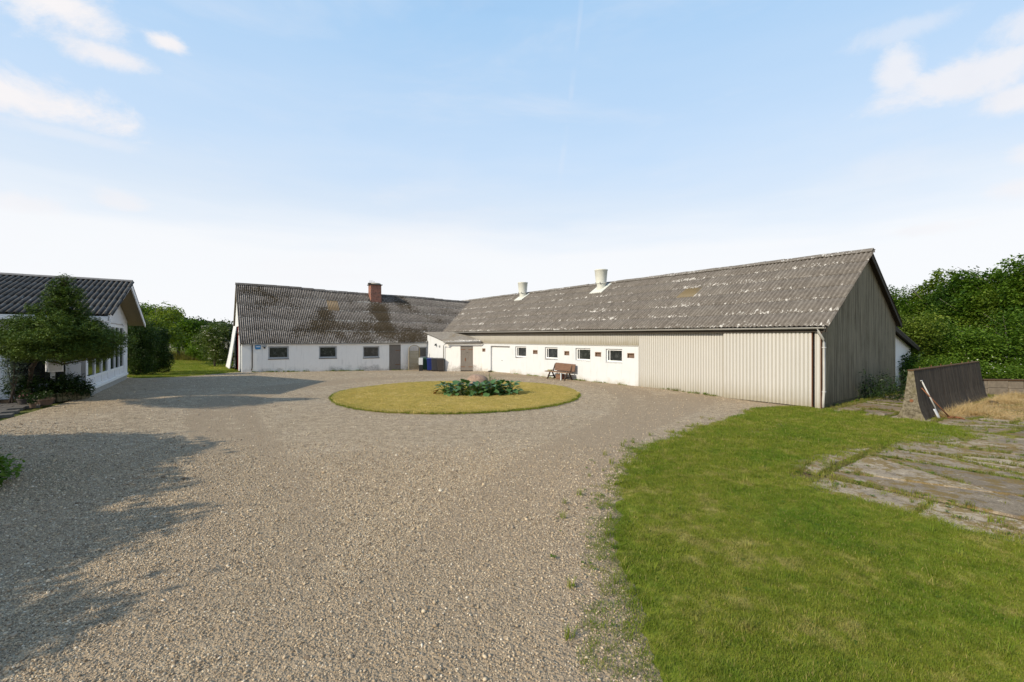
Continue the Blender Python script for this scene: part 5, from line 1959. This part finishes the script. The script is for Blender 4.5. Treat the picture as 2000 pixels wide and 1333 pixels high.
# ------------------------------------------------------------------ conifer in front of the house
CX, CY = -14.35, 14.25
CF = thing('conifer', 'dark spreading conifer with a narrow top before the house', 'tree', (CX - 1.95, CY + .75, gz(CX, CY)), 0)
g0 = gz(CX, CY)
tr_ = MB()
tr_.tube([(0, 0, -.2), (.05, 0, .5), (.15, -.03, 1.2), (.9, -.35, 1.75), (1.75, -.7, 2.1), (1.93, -.75, 4.1)], [.085, .08, .075, .07, .05, .02], 9)
rg = np.random.default_rng(611)
bl = []
OFF = np.array([1.95, -.75])
# tiers of flat pads, wide below, narrow above: (z, radius, count)
for (zt, rad, cnt) in ((2.08, 1.15, 8), (2.22, 1.60, 14), (2.38, 1.72, 16), (2.62, 1.68, 15), (2.9, 1.35, 12), (3.15, .95, 9), (3.42, .66, 7), (3.7, .50, 6), (3.95, .38, 5), (4.2, .26, 3), (4.4, .14, 2)):
    for i in range(cnt):
        a_ = 6.283 * i / cnt + rg.uniform(-.3, .3)
        rr_ = rad * rg.uniform(.45, .95)
        pr = (.16 + .20 * rad) * rg.uniform(.8, 1.2)
        q = (OFF[0] + rr_ * math.cos(a_) * .92, OFF[1] + rr_ * math.sin(a_) * .85, zt - g0 + rg.uniform(-.12, .12) + .1)
        bl.append((*q, pr, pr, .13 + .05 * rad))
        tr_.tube([(OFF[0] * .95, OFF[1] * .95, max(.8, q[2] - .25)), (q[0], q[1], q[2] - .05)], [.03, .008], 5)
    bl.append((OFF[0], OFF[1], zt - g0, rad * .5, rad * .5, .22))
tr_.build('trunk', M_bark, CF, smooth=True)
foliage('crown', M_conifer, bl, 95000, .08, CF, 612, up=.45, shell=.72, clump=9, cr=.04, aspect=.30)
tw = MB()
for dx, dy, hh in ((.02, 0, .30), (.10, .03, .24), (-.07, -.03, .28), (.14, 0, .18), (-.02, .05, .22)):
    tw.tube([(OFF[0], OFF[1], 3.75), (OFF[0] + dx, OFF[1] + dy, 3.9 + hh)], [.015, .006], 5)
tw.build('leader_twigs', M_bark, CF)

# bed edging, shrubs, letter box and pots by the house
gB = gz(-15.5, 15.3)
ED = thing('bed_edging', 'low mossy stone edging round the bed by the house', 'edging', (0, 0, gB))
for i in range(7):
    f0, f1 = i / 7, (i + 1) / 7 - .01
    a_ = Vector((-15.62, 15.28, .14)).lerp(Vector((-15.42, 16.25, .16)), f0)
    b_ = Vector((-15.62, 15.28, .14)).lerp(Vector((-15.42, 16.25, .16)), f1)
    MB().beam(a_, b_, .12, .30 + .04 * math.sin(i * 3)).build('stone', M_edge, ED, bevel=.012)
for i in range(3):
    a_ = Vector((-15.66, 15.25, .14)).lerp(Vector((-16.6, 15.0, .14)), i / 3)
    b_ = Vector((-15.66, 15.25, .14)).lerp(Vector((-16.6, 15.0, .14)), (i + 1) / 3 - .01)
    MB().beam(a_, b_, .12, .28).build('stone', M_edge, ED, bevel=.012)
MB().prism([(-15.66, 15.3), (-15.48, 16.1), (-18.2, 14.35), (-17.6, 14.6)], .02, .12, 'z').build('soil', M_soil, ED)
rg = np.random.default_rng(71)
shrub('evergreen_shrub', 'dark glossy evergreen shrub between the letter box and the house corner', -15.55, 15.55, [(0, 0, .50, .42, .38, .42), (.12, .34, .45, .36, .3, .36), (-.12, -.1, .55, .34, .3, .36), (.10, .62, .30, .25, .24, .25)], M_shrub, 2600, .10, 72, aspect=.42, up=.5, shell=.4, cr=.06)
shrub('evergreen_shrub', 'dark glossy evergreen shrub behind the flower pots', -16.35, 15.05, [(0, 0, .45, .5, .35, .42), (.35, .1, .4, .36, .3, .36), (-.3, -.1, .5, .3, .3, .3)], M_shrub, 2200, .10, 82, aspect=.42, up=.5, shell=.4, cr=.06)
shrub('rose_bush', 'tall thin grey leaved rose bush by the house window', -16.35, 14.6, [(0, 0, 1.55, .28, .28, .3), (-.25, .05, 1.3, .25, .2, .25), (.18, 0, 1.15, .2, .2, .3), (-.05, 0, .8, .2, .2, .3), (.0, .05, 1.85, .2, .2, .15)], M_greyleaf, 1300, .07, 92, up=.4, shell=.2, cr=.07)
LBX, LBY = -15.96, 15.48
gl = gz(LBX, LBY)
MBX = thing('letter_box', 'white arched letter box on a post in the bed', 'letter box', (LBX, LBY, gl), R(-35))
MB().box(-.05, .05, -.05, .05, -.1, 1.52).build('post', M_frame_white, MBX)
prof = [(-.20, .0), (.20, .0), (.20, .34)] + [(.20 * math.cos(a), .34 + .16 * math.sin(a)) for a in np.linspace(.2, math.pi - .2, 9)] + [(-.20, .34)]
MB().prism([(q[0] + .26, q[1] + 1.02) for q in prof], -.19, .19, 'y').build('body', M_house, MBX, bevel=.01)
MB().box(.462, .470, -.15, .15, 1.06, 1.38).build('door', M_steel, MBX)


def pot(px, Y, r_, h, mat, lab, fl, seed):
    X = (px - 1000) / 870 * Y
    p_ = thing('flower_pot', lab, 'flower pot', (X, Y, gz(X, Y)), 0, 'flower pots by the house')
    MB().lathe([(0, 0), (r_ * .72, 0), (r_ * .95, h * .85), (r_ * 1.03, h * .86), (r_ * 1.03, h), (r_ * .9, h), (r_ * .86, h * .88), (0, h * .86)], n=20).build('pot', mat, p_, smooth=False)
    foliage('leaves', M_shrub, [(0, 0, h + .10, r_ * .9, r_ * .9, .16)], 260, .055, p_, seed, shell=.1, cr=.04)
    if fl:
        rg = np.random.default_rng(seed)
        pts, _ = crown_points([(0.03, -.02, h + .14, r_ * .9, r_ * .8, .09)], 45, rg, .5, 3, .02)
        vs, fs, tt = leaves(pts, .04, rg, .8, .9)
        link('flowers', np_mesh('flowers', vs, fs, fl, tt), p_)


pot(48, 14.4, .18, .22, M_pot, 'dark flower pot with pink flowers', M_pink, 701)
pot(64, 13.9, .09, .13, M_pot2, 'small clay pot between two larger pots', None, 705)
pot(87, 14.5, .25, .20, M_pot2, 'wide clay bowl with low plants beside the bed edging', None, 709)
# terrace pavers
TE = bpy.data.objects.new('terrace', None)
COL.objects.link(TE)
TE['kind'] = 'structure'
TE.location = (0, 0, 0)
pav = MB().box(0, .58, 0, .38, -.05, .035).mesh('paver', M_terrace)
ang = R(40)
ca, sa = math.cos(ang), math.sin(ang)
for i in range(-14, 6):
    for j in range(-9, 7):
        ox = -15.9 + (i * .6 + (j % 2) * .3) * ca - j * .4 * sa
        oy = 12.9 + (i * .6 + (j % 2) * .3) * sa + j * .4 * ca
        # keep in front of the bed, left of the line from (-13.5, 11.7) to (-15.5, 15.2)
        sidev = (ox + .35 + 13.5) * (15.2 - 11.7) - (oy + .3 - 11.7) * (-15.5 + 13.5)
        hv = (Vector((ox + .2, oy + .3)) - HN).dot(Vector((.561, -.828)))
        if sidev < -.6 and hv > .9 and oy > 8.5:
            M = T4((ox, oy, gz(ox, oy) + random.uniform(0, .006))) @ Matrix.Rotation(ang, 4, 'Z')
            link('paver', pav, TE, M)

# ------------------------------------------------------------------ island bed
BED = (-1.62, 20.75)
bo = bmesh.new()
bmesh.ops.create_icosphere(bo, subdivisions=3, radius=1)
for v_ in bo.verts:
    v_.co = v_.co * (1 + .16 * mnoise.noise(v_.co * 1.2 + Vector((3, 1, 7))))
    v_.co = v_.co * (1 + .05 * mnoise.noise(v_.co * 5))
    v_.co = Vector((v_.co.x * .55, v_.co.y * .45, v_.co.z * .42))
me = bpy.data.meshes.new('boulder')
bo.to_mesh(me)
bo.free()
me.materials.append(M_boulder)
me.polygons.foreach_set('use_smooth', [True] * len(me.polygons))
o = link('boulder', me)
o.location = (BED[0] - .02, BED[1] + .72, gz(*BED) + .50)
tag(o, 'rounded pinkish boulder in the island flower bed', 'boulder')


def big_leaf(L, w, curl):
    vs, fs = [], []
    ns = 6
    for j in range(ns + 1):
        f = j / ns
        ww = w * math.sin(math.pi * min(1, f * .92 + .08)) ** .7 * .5
        zc = curl * (f * f) * -L * .6 + f * L * .12
        for s_ in (-1, 0, 1):
            vs.append((f * L, ww * s_, zc + abs(s_) * ww * .28))
    for j in range(ns):
        for s_ in range(2):
            a0 = j * 3 + s_
            fs.append((a0, a0 + 1, a0 + 4, a0 + 3))
    return np_mesh('leaf', vs, fs, M_bergenia, [random.random() * .85] * len(vs), True)


lf = [big_leaf(.33, .245, c_) for c_ in (.2, .5, .8, .35)]
lf_old = np_mesh('leaf', *(lambda m_: ([tuple(v.co) for v in m_.vertices], [tuple(p_.vertices) for p_ in m_.polygons]))(big_leaf(.30, .22, .6)), M_bergenia, [.99] * 21, True)
for m_ in (lf_old,):
    m_.materials.clear()
    m_.materials.append(plain('orange_old_leaf', (.42, .17, .035), .5, .3, 12))
rg = np.random.default_rng(801)
spots_ = []
desc = ['at the left end of the island bed', 'left of the boulder, front row', 'in front of the boulder', 'front row under the boulder, by the orange leaves', 'right of the boulder, front row',
        'right end of the island bed, front', 'right end of the island bed, back', 'behind the left end of the bed', 'between boulder and right end', 'at the tip of the right end', 'just left of the boulder', 'close before the boulder on its right']
places = [(-1.55, .0), (-1.0, -.35), (-.45, -.5), (.1, -.52), (.65, -.42), (1.2, -.2), (1.15, .3), (-1.1, .3), (.75, .15), (1.62, .05), (-.7, .1), (.25, .0)]
for i, (dx, dy) in enumerate(places):
    X, Y = BED[0] + dx * .98, BED[1] + dy
    P_ = thing('bergenia', f'broad leaved dark green plant {desc[i]}', 'plant', (X, Y, gz(X, Y) + .05), rg.uniform(0, 6), 'broad leaved plants of the island bed')
    st = MB()
    nl = 22
    for k in range(nl):
        a_ = 2.4 * k + rg.uniform(-.3, .3)
        f = (k + .5) / nl
        ro = .10 + .26 * (1 - f) ** .8
        hh = .09 + .46 * f * rg.uniform(.75, 1.15)
        p0 = Vector((ro * math.cos(a_), ro * math.sin(a_), hh))
        tilt = R(38) * (1 - f) + rg.uniform(-.25, .45)
        M = T4(p0) @ Matrix.Rotation(a_ + rg.uniform(-.5, .5), 4, 'Z') @ Matrix.Rotation(tilt - .5, 4, 'Y') @ Matrix.Rotation(rg.uniform(-.3, .3), 4, 'X') @ Matrix.Diagonal((*([rg.uniform(.75, 1.2)] * 3), 1))
        old = (i in (0, 3) and k in (1, 4)) or rg.uniform() < .008
        link('leaf', lf_old if old else lf[k % 4], P_, M)
        st.tube([(0, 0, 0), (p0.x * .4, p0.y * .4, hh * .6), tuple(p0)], .007, 4, False)
    st.build('stalks', M_leaf_bank, P_)
for (dx, dy, h, lab, sd_) in ((.55, .65, .95, 'feathery green spike plant behind the boulder on its right', 821), (1.0, .7, .75, 'low feathery plant at the back of the island bed', 823), (-.95, .55, .6, 'thin reddish dead flower stalk at the left of the boulder', 825), (.15, 1.15, .7, 'tall grass tuft right behind the boulder', 827)):
    X, Y = BED[0] + dx, BED[1] + dy
    S = thing('tall_perennial', lab, 'plant', (X, Y, gz(X, Y) + .05))
    red = 'reddish' in lab
    rg = np.random.default_rng(sd_)
    st = MB()
    pts = []
    for k in range(4 if red else 9):
        ex, ey = rg.normal(0, .16), rg.normal(0, .12)
        hh = h * rg.uniform(.65, 1.05)
        st.tube([(0, 0, 0), (ex * .4, ey * .4, hh * .6), (ex, ey, hh)], [.008, .006, .003], 4, False)
        for f in np.linspace(.35, 1, 14):
            pts.append((ex * f ** 1.3 + rg.normal(0, .025), ey * f ** 1.3 + rg.normal(0, .025), hh * f))
    st.build('stems', M_wood_brown if red else M_leaf_bank, S)
    vs, fs, tt = leaves(np.array(pts), .05 if red else .085, rg, .1, .3)
    link('leaves', np_mesh('leaves', vs, fs, M_wood_brown if red else M_leaf_bank, tt), S)

# weeds at the foot of the walls
wp_ = []
rg = np.random.default_rng(83)
for k in range(520):
    if k < 230:
        q = on_barn(rg.uniform(.3, 23), -.05 - abs(rg.normal(0, .07)), 0)
        if mnoise.noise(Vector((q.x * .8, q.y * .8, 1))) < .0:
            continue
    elif k < 430:
        q = WING_M @ Vector((rg.uniform(0, 14), -.04 - abs(rg.normal(0, .06)), 0))
        if mnoise.noise(Vector((q.x * .7, q.y * .7, 6))) < -.05:
            continue
    else:
        q = BARN_M @ Vector((.1 + abs(rg.normal(0, .12)), rg.uniform(0, 9), 0))
    wp_.append((q.x, q.y))
wp_ = np.array(wp_)
n = len(wp_)
scatter('wall_weeds', np.column_stack([wp_, g(wp_[:, 0], wp_[:, 1])]), np.column_stack([np.zeros(n), np.zeros(n), rng.uniform(0, 6.28, n)]), rng.uniform(.7, 2.4, n), tufts[:3] + [rosette('weed_leaves', M_leaf_bank, 7, .06, rng, .7), tuft('dry_tuft', M_tall, 14, .07, .006, .07, .9, rng)])

# ------------------------------------------------------------------ yard on the right
YD = bpy.data.objects.new('concrete_yard', None)
COL.objects.link(YD)
YD['kind'] = 'structure'
yr = math.atan2(.5956, .8033)
ys = R(90)
ca, sa = math.cos(yr), math.sin(yr)
rg = np.random.default_rng(91)


def cut(poly, p0, nrm):
    """splits a convex outline along a line"""
    A, B = [], []
    for i in range(len(poly)):
        a, b_ = poly[i], poly[(i + 1) % len(poly)]
        da, db = (a - p0).dot(nrm), (b_ - p0).dot(nrm)
        (A if da >= 0 else B).append(a)
        if da * db < 0:
            q = a.lerp(b_, da / (da - db))
            A.append(q)
            B.append(q)
    return [k_ for k_ in (A, B) if len(k_) > 2]


def area(q):
    return abs(sum(q[i].x * q[(i + 1) % len(q)].y - q[(i + 1) % len(q)].x * q[i].y for i in range(len(q)))) / 2


RIMS = {}


def slabs(w, d, rg, cuts):
    """broken pieces of one cast slab, each its own mesh"""
    ps = [[Vector((0, 0)), Vector((w, 0)), Vector((w, d)), Vector((0, d))]]
    for _ in range(cuts):
        ps.sort(key=area)
        q = ps.pop()
        c_ = sum(q, Vector((0, 0))) / len(q) + Vector((rg.normal(0, .25), rg.normal(0, .25)))
        a_ = rg.uniform(0, 3.14)
        ps += cut(q, c_, Vector((math.cos(a_), math.sin(a_))))
    out = []
    for q in ps:
        if area(q) < .02:
            continue
        c_ = sum(q, Vector((0, 0))) / len(q)
        rim = []
        for k in range(len(q)):
            a, b_ = q[k], q[(k + 1) % len(q)]
            m_ = max(2, int((b_ - a).length / .16))
            for u in range(m_):
                v_ = a.lerp(b_, u / m_)
                v_ = v_ + (c_ - v_).normalized() * (.022 + abs(rg.normal(0, .022)))
                rim.append((v_.x, v_.y))
        me = MB().prism(rim, -.12, 0, 'z').mesh('slab', M_slab)
        RIMS[me.name] = rim
        out.append(me)
    return out


O_ = Vector((5.2, 5.2))
crack_pts = []
for i in range(-1, 10):
    for j in range(-1, 5):
        w, d = 2.55, 2.75
        a_ = O_ + Vector((ca, sa)) * (i * (w + .13)) + Vector((-sa, ca)) * (j * (d + .13) - 3.4)
        c_ = a_ + Vector((ca, sa)) * w / 2 + Vector((-sa, ca)) * d / 2
        if c_.y < 3 or c_.x > 31 or c_.y > 22 or (c_.x < 12.6 and c_.y > 14.2) or (Vector((c_.x - 11.75, c_.y - 16.95)).dot(Vector((-.5956, .8033))) > .6):
            continue
        cs_ = np.array([(a_.x + ca * u_ - sa * v_, a_.y + sa * u_ + ca * v_) for u_ in (0, w) for v_ in (0, d)])
        if (inside(gravel_poly, cs_) & ~inside(lawn_poly, cs_)).any() or (cs_[:, 0] < 3.2).any():
            continue
        M = T4((a_.x, a_.y, .012 + rg.uniform(-.004, .012))) @ Matrix.Rotation(yr + rg.normal(0, .006), 4, 'Z') @ Matrix.Rotation(rg.normal(0, .003), 4, 'X')
        for me in slabs(w, d, rg, int(rg.integers(2, 5))):
            link('slab', me, YD, M @ T4((0, 0, rg.uniform(-.004, .012))))
            for q in RIMS[me.name]:
                v_ = M @ Vector((q[0], q[1], 0))
                if mnoise.noise(Vector((v_.x * .6, v_.y * .6, 7))) > -.2:
                    crack_pts += [(v_.x + rg.normal(0, .025), v_.y + rg.normal(0, .025)) for _ in range(3)]
# mossy soil below and between the slabs
M_yard = plain('mossy_yard_soil', (.13, .095, .04), .95, .5, 8, bumpd=.03)
sheet('yard_soil', densify([(4.6, 7.2), (5.4, 10.2), (9, 12), (12.0, 15.0), (11.9, 17.0), (18, 25.2), (23.5, 21.2), (31, 20.5), (31, 2.5), (8, 2.5)], .8), .6, M_yard, -.022)
# strip of slabs along the barn gable
for i in range(4):
    q = BARN_M @ Vector((.35, .2 + i * 1.65, 0))
    for me in slabs(1.6, 1.1, rg, 1):
        link('slab', me, YD, T4((q.x, q.y, .02)) @ Matrix.Rotation(yr, 4, 'Z') @ T4((0, -.95, 0)))
# grass in the joints
jp = []
for i in range(-1, 10):
    for j in range(-1, 6):
        a_ = O_ + Vector((ca, sa)) * (i * 2.68 - .065) + Vector((-sa, ca)) * (j * 2.88 - 3.4 - .065)
        for k in range(80):
            if rg.uniform() < .95:
                s_ = rg.uniform(0, 2.6)
                if mnoise.noise(Vector((a_.x + s_ * .8, a_.y, 2))) > -.25:
                    q = a_ + Vector((ca, sa)) * s_ + Vector((-sa, ca)) * rg.normal(0, .07)
                    jp.append(q)
                q = a_ + Vector((-sa, ca)) * s_ * 1.05 + Vector((ca, sa)) * rg.normal(0, .06)
                if mnoise.noise(Vector((q.x * .5, q.y * .5, 4))) > -.15:
                    jp.append(q)
jp = np.array([(q.x, q.y) for q in jp if q.y > 2.5 and q.x < 28] + [q for q in crack_pts if q[1] > 2.5 and q[0] < 28])
jp = jp[~inside(lawn_poly, jp)]
jp = jp[jp[:, 0] > 5.0]
jp = jp[~inside(gravel_poly, jp)]
n = len(jp)
scatter('joint_grass', np.column_stack([jp, np.full(n, .015)]), np.column_stack([np.zeros(n), np.zeros(n), rng.uniform(0, 6.28, n)]), rng.uniform(.5, 1.3, n), tufts[:2] + [tuft('joint_tuft', M_tall, 16, .06, .006, .07, 1.0, rng), tuft('joint_tuft', M_tall, 14, .08, .006, .06, .8, rng), rosette('weed_leaves', M_leaf_bank, 7, .06, rng)])
# mossy crumbs and dry tufts over the slabs near the lawn
cand = rng.uniform((5.2, 5.4), (18, 15), (5200, 2))
dl = edge_dist(lawn_poly, cand)
k = ~inside(lawn_poly, cand) & (rng.uniform(size=len(cand)) < np.clip(.85 - dl * .8, .05, 1) * (np.array([mnoise.noise(Vector((q[0] * 1.1, q[1] * 1.1, 8))) for q in cand]) > -.1))
p_ = cand[k]
n = len(p_)
dry = [tuft('dry_tuft', M_tall, 16, .05, .006, .08, 1.0, rng) for _ in range(3)]
scatter('yard_tufts', np.column_stack([p_, np.full(n, .018)]), np.column_stack([np.zeros(n), np.zeros(n), rng.uniform(0, 6.28, n)]), rng.uniform(.5, 1.2, n), dry + tufts[:1])

# precast concrete retaining wall
SW_M = Matrix.Translation((13.07, 14.6, 0)) @ Matrix.Rotation(math.atan2(.572, .82), 4, 'Z')
SW = thing('silo_wall', 'dark weathered precast concrete silo wall with flared foot', 'wall', (13.07, 14.6, 0), 0)
SW.matrix_basis = SW_M
half = [(.39, -.1), (.38, .0), (.33, .10), (.27, .24), (.22, .42), (.185, .60), (.07, 1.60)]
prof = half + [(-a, b_) for a, b_ in reversed(half)]
xs_ = [0, 1.75, 3.25, 4.0, 5.35, 6.4, 7.5, 8.9, 9.8]
for i in range(len(xs_) - 1):
    o = MB().prism(prof, xs_[i] + .008, xs_[i + 1] - .008).build('wall_panel', M_silo, SW, bevel=.008)
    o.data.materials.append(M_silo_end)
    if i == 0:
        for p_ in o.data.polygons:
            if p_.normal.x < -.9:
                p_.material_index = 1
MB().box(-.02, 9.8, -.085, .085, 1.601, 1.63).build('moss_cap', plain('brown_moss', (.10, .055, .025), .95, .4, 14, bumpd=.02), SW)
MB().tube([(-.012, -.02, .62), (.03, -.02, .62)], .05, 14).build('lifting_hole', M_rust, SW)
for xx in (1.2, 2.6, 3.9, 5.4, 7.2, 8.3):
    MB().tube([(xx, .05, 1.6), (xx + .02, .05, 1.70)], .009, 6).build('rebar', M_rust, SW)
# rubble at its foot
rg = np.random.default_rng(95)
for i, (dx, dy, s_) in enumerate(((-.55, .55, .16), (-.35, .7, .13), (-.75, .75, .12), (-.95, .6, .09), (-.55, .9, .1))):
    bo = bmesh.new()
    bmesh.ops.create_icosphere(bo, subdivisions=2, radius=1)
    off = Vector(rg.uniform(-9, 9, 3))
    for v_ in bo.verts:
        v_.co = v_.co * (1 + .45 * mnoise.noise(v_.co * 1.4 + off))
        v_.co.z *= .55
        v_.co *= s_
    me = bpy.data.meshes.new('rubble')
    bo.to_mesh(me)
    bo.free()
    me.materials.append(M_wallcap)
    o = link('concrete_lump', me)
    o.location = (13.07 + dx, 14.6 + dy, s_ * .3)
    tag(o, ['largest broken concrete lump at the foot of the silo wall end', 'concrete lump tucked against the silo wall end', 'flat concrete lump beside the largest one', 'smallest concrete lump, outermost of the heap', 'small concrete lump behind the others'][i], 'rubble', 'concrete lumps at the silo wall end')


def on_silo(x_, y_, z_):
    return SW_M @ Vector((x_, y_, z_))


# tools leaning on the silo wall
q0, q1 = on_silo(.75, -.58, .02), on_silo(.62, -.13, 1.25)
q0, q1 = Vector(q0), Vector(q1)
SHV = thing('shovel', 'shovel with a pale grey shaft leaning on the silo wall', 'shovel', tuple(q0))
dv = (q1 - q0)
MB().tube([dv * .28, dv * .98], .021, 10).build('shaft', M_pipe, SHV, smooth=True)
dn = dv.normalized()
sd_ = Vector((.82, .572, 0))
MB().tube([dv - sd_ * .09, dv + sd_ * .09], .018, 8).build('grip', M_pipe, SHV, smooth=True)
fw_ = dn.cross(sd_)
bl_ = MB()
vs, fs = [], []
for j in range(7):
    f = j / 6
    ww = .125 * (1 if f > .3 else (.35 + .65 * (f / .3) ** .6))
    for s_ in (-1, -.5, 0, .5, 1):
        vs.append(tuple(dn * (f * .36) + sd_ * ww * s_ + fw_ * (.035 * s_ * s_)))
for j in range(6):
    for s_ in range(4):
        a0 = j * 5 + s_
        fs.append((a0, a0 + 1, a0 + 6, a0 + 5))
o = bl_.add(vs, fs).build('blade', M_steel, SHV, smooth=True)
m = o.modifiers.new('solid', 'SOLIDIFY')
m.thickness = .006
q0, q1 = Vector(on_silo(1.15, -.72, .03)), Vector(on_silo(.48, -.16, 1.02))
BRM = thing('rusty_tool', 'rusty brown long handled hook leaning across the shovel', 'tool', tuple(q0))
dv = q1 - q0
MB().tube([Vector((0, 0, .02)), dv * .5, dv], [.024, .021, .018], 8).build('handle', M_rust, BRM, smooth=True)
hook = [Vector((0, 0, .02)) + Vector((.08, -.03, .03)) * 0]
hp = []
for k in range(9):
    a_ = -.3 + 2.1 * k / 8
    hp.append(Vector((.20 * math.sin(a_) - .02, -.25 * (1 - math.cos(a_)), .03 + .02 * math.sin(a_ * 2))))
MB().tube(hp, [.03, .034, .036, .036, .034, .03, .026, .022, .015], 8).build('hook', M_rust, BRM, smooth=True)

# straw coloured dead grass
cl_ = []
rg = np.random.default_rng(97)
for i in range(3300):
    s_ = rg.uniform(1.2, 11.5)
    off = -.42 - abs(rg.normal(0, 1.05)) - .04 * s_
    if mnoise.noise(Vector((s_ * .9, off * 1.3, 3))) < -.02 - .2 * rg.uniform():
        continue
    if s_ < 2.2:
        off = -.45 - abs(rg.normal(0, .18))
    q = on_silo(s_, off, 0)
    cl_.append((q.x, q.y, s_, off))
cl_ = np.array(cl_)
n = len(cl_)
stw = [tuft('straw_tuft', M_straw, 13, .34, .007, .14, 1.0, rng) for _ in range(5)]
hs_ = np.clip(.95 - .5 * np.abs(cl_[:, 3] + .5), .2, .9) * np.where(cl_[:, 2] < 2.2, .5, 1) * rng.uniform(.35, 1.2, n)
scatter('dead_grass', np.column_stack([cl_[:, :2], np.full(n, .01)]), np.column_stack([rng.normal(0, .2, n), rng.normal(0, .2, n), rng.uniform(0, 6.28, n)]), np.column_stack([np.ones(n), np.ones(n), hs_]), stw)
# weeds between gable and silo wall
q = BARN_M @ Vector((.75, 5.4, 0))
S = thing('tall_weed', 'dark green tall weeds growing against the barn gable', 'weed', (q.x, q.y, 0))
rg = np.random.default_rng(99)
st = MB()
pts = []
for k in range(46):
    bx_, by_ = rg.normal(0, .75), rg.normal(0, .55)
    ex, ey = bx_ + rg.normal(0, .25), by_ + rg.normal(0, .25)
    hh = rg.uniform(.5, 1.35)
    st.tube([(bx_, by_, 0), ((bx_ + ex) / 2, (by_ + ey) / 2, hh * .6), (ex, ey, hh)], [.008, .006, .003], 4, False)
    for f in np.linspace(.12, 1, 44):
        pts.append((bx_ + (ex - bx_) * f + rg.normal(0, .09), by_ + (ey - by_) * f + rg.normal(0, .09), hh * f))
st.build('stems', M_leaf_elm, S)
vs, fs, tt = leaves(np.array(pts), .12, rg, .2, .35)
link('leaves', np_mesh('leaves', vs, fs, M_shrub, tt), S)
q = BARN_M @ Vector((.35, 12.7, 0))
IV = thing('ivy', 'dark ivy climbing the white annex wall', 'ivy', (q.x, q.y, 0))
rg = np.random.default_rng(101)
loc_pts = []
st = MB()
bd = Vector((.8033, .5956, 0))
bn_ = Vector((.5956, -.8033, 0))
for k in range(13):
    s0 = rg.uniform(-.5, 1.6)
    p0 = bd * s0 * .5 - bn_ * .55
    p1 = bd * (s0 * .6 + rg.normal(0, .5)) - bn_ * .62 + Vector((0, 0, rg.uniform(1.1, 2.0)))
    st.tube([p0, p0.lerp(p1, .5) + bd * rg.normal(0, .1), p1], [.012, .008, .004], 4, False)
    for f in np.linspace(.0, 1, 46):
        c_ = p0.lerp(p1, f) + bd * rg.normal(0, .16) + bn_ * rg.uniform(-.02, .14) + Vector((0, 0, rg.normal(0, .05)))
        loc_pts.append(tuple(c_))
for k in range(700):
    c_ = bd * rg.normal(1.0, .45) - bn_ * rg.uniform(.1, .55) + Vector((0, 0, abs(rg.normal(.7, .5))))
    loc_pts.append(tuple(c_))
st.build('stems', M_bark, IV)
vs, fs, tt = leaves(np.array(loc_pts), .11, rg, .1, .8)
link('leaves', np_mesh('leaves', vs, fs, M_shrub, tt), IV)
# moss strip and low rubble wall at the far right
RW = thing('rubble_wall', 'low mossy rubble wall at the far end of the yard', 'wall', (21.6, 20.9, 0), R(-4))
rg = np.random.default_rng(103)
xx = 0
while xx < 11:
    w_ = rg.uniform(.5, 1.1)
    zz_ = 0
    for lv in range(2):
        h_ = rg.uniform(.30, .36)
        MB().box(xx + .01, xx + w_ - .012, rg.uniform(-.03, .03), .38 + rg.uniform(-.03, .03), zz_ - (.2 if lv == 0 else 0), zz_ + h_).build('stone', M_wallcap, RW, bevel=.025)
        zz_ += h_ + .004
    xx += w_
MB().box(0, 11, -.04, .42, .70, .735).build('moss_cap', MATS['brown_moss'] if 'brown_moss' in MATS else M_edge, RW)
ob = thing('marker_post', 'thin rusty stick with a pale tip at the end of the yard', 'post', (22.85, 19.85, 0))
MB().tube([(0, 0, -.1), (.01, 0, .34)], .022, 8).build('stick', M_rust, ob)
MB().tube([(.01, 0, .34), (.012, 0, .42)], .024, 8).build('tip', M_steel, ob)
o = MB().lathe([(0, .16), (.14, .13), (.2, .05), (.18, 0), (0, 0)], n=9).build('field_stone', M_barge, smooth=False)
o.location = (19.3, 17.9, .01)
tag(o, 'dark stone lying among the dead grass', 'stone')

# ------------------------------------------------------------------ verge at the left edge of the yard
tree('verge_tree', 'broad garden tree left of the drive whose shade falls on the gravel', -13.9, 5.8, 4.3, 2.3, 2.2, .5, M_leaf_wood, 901, n=24000, size=.2, nb=24, r=.12)
tree('verge_tree', 'smaller garden tree near the camera whose shade falls on the gravel', -11.9, 1.5, 4.5, 2.3, 2.2, .3, M_leaf_wood, 907, n=26000, size=.2, nb=26, r=.11)
tree('verge_tree', 'low bushy garden tree between the two others left of the drive', -12.9, 3.4, 4.3, 2.2, 2.1, .3, M_leaf_wood, 913, n=24000, size=.2, nb=24, r=.10)
tree('verge_tree', 'rounded garden tree farthest behind the camera beside the drive', -10.7, -.5, 3.8, 2.0, 1.9, .3, M_leaf_wood, 919, n=20000, size=.2, nb=22, r=.10)
shrub('verge_shrub', 'green and reddish low shrub at the edge of the gravel drive', -8.75, 7.1, [(0, 0, .22, .48, .6, .26), (.15, -.35, .18, .35, .35, .2), (-.3, .3, .3, .4, .4, .28)], M_leaf_bank, 1500, .09, 911, up=.4, shell=.3, cr=.06)
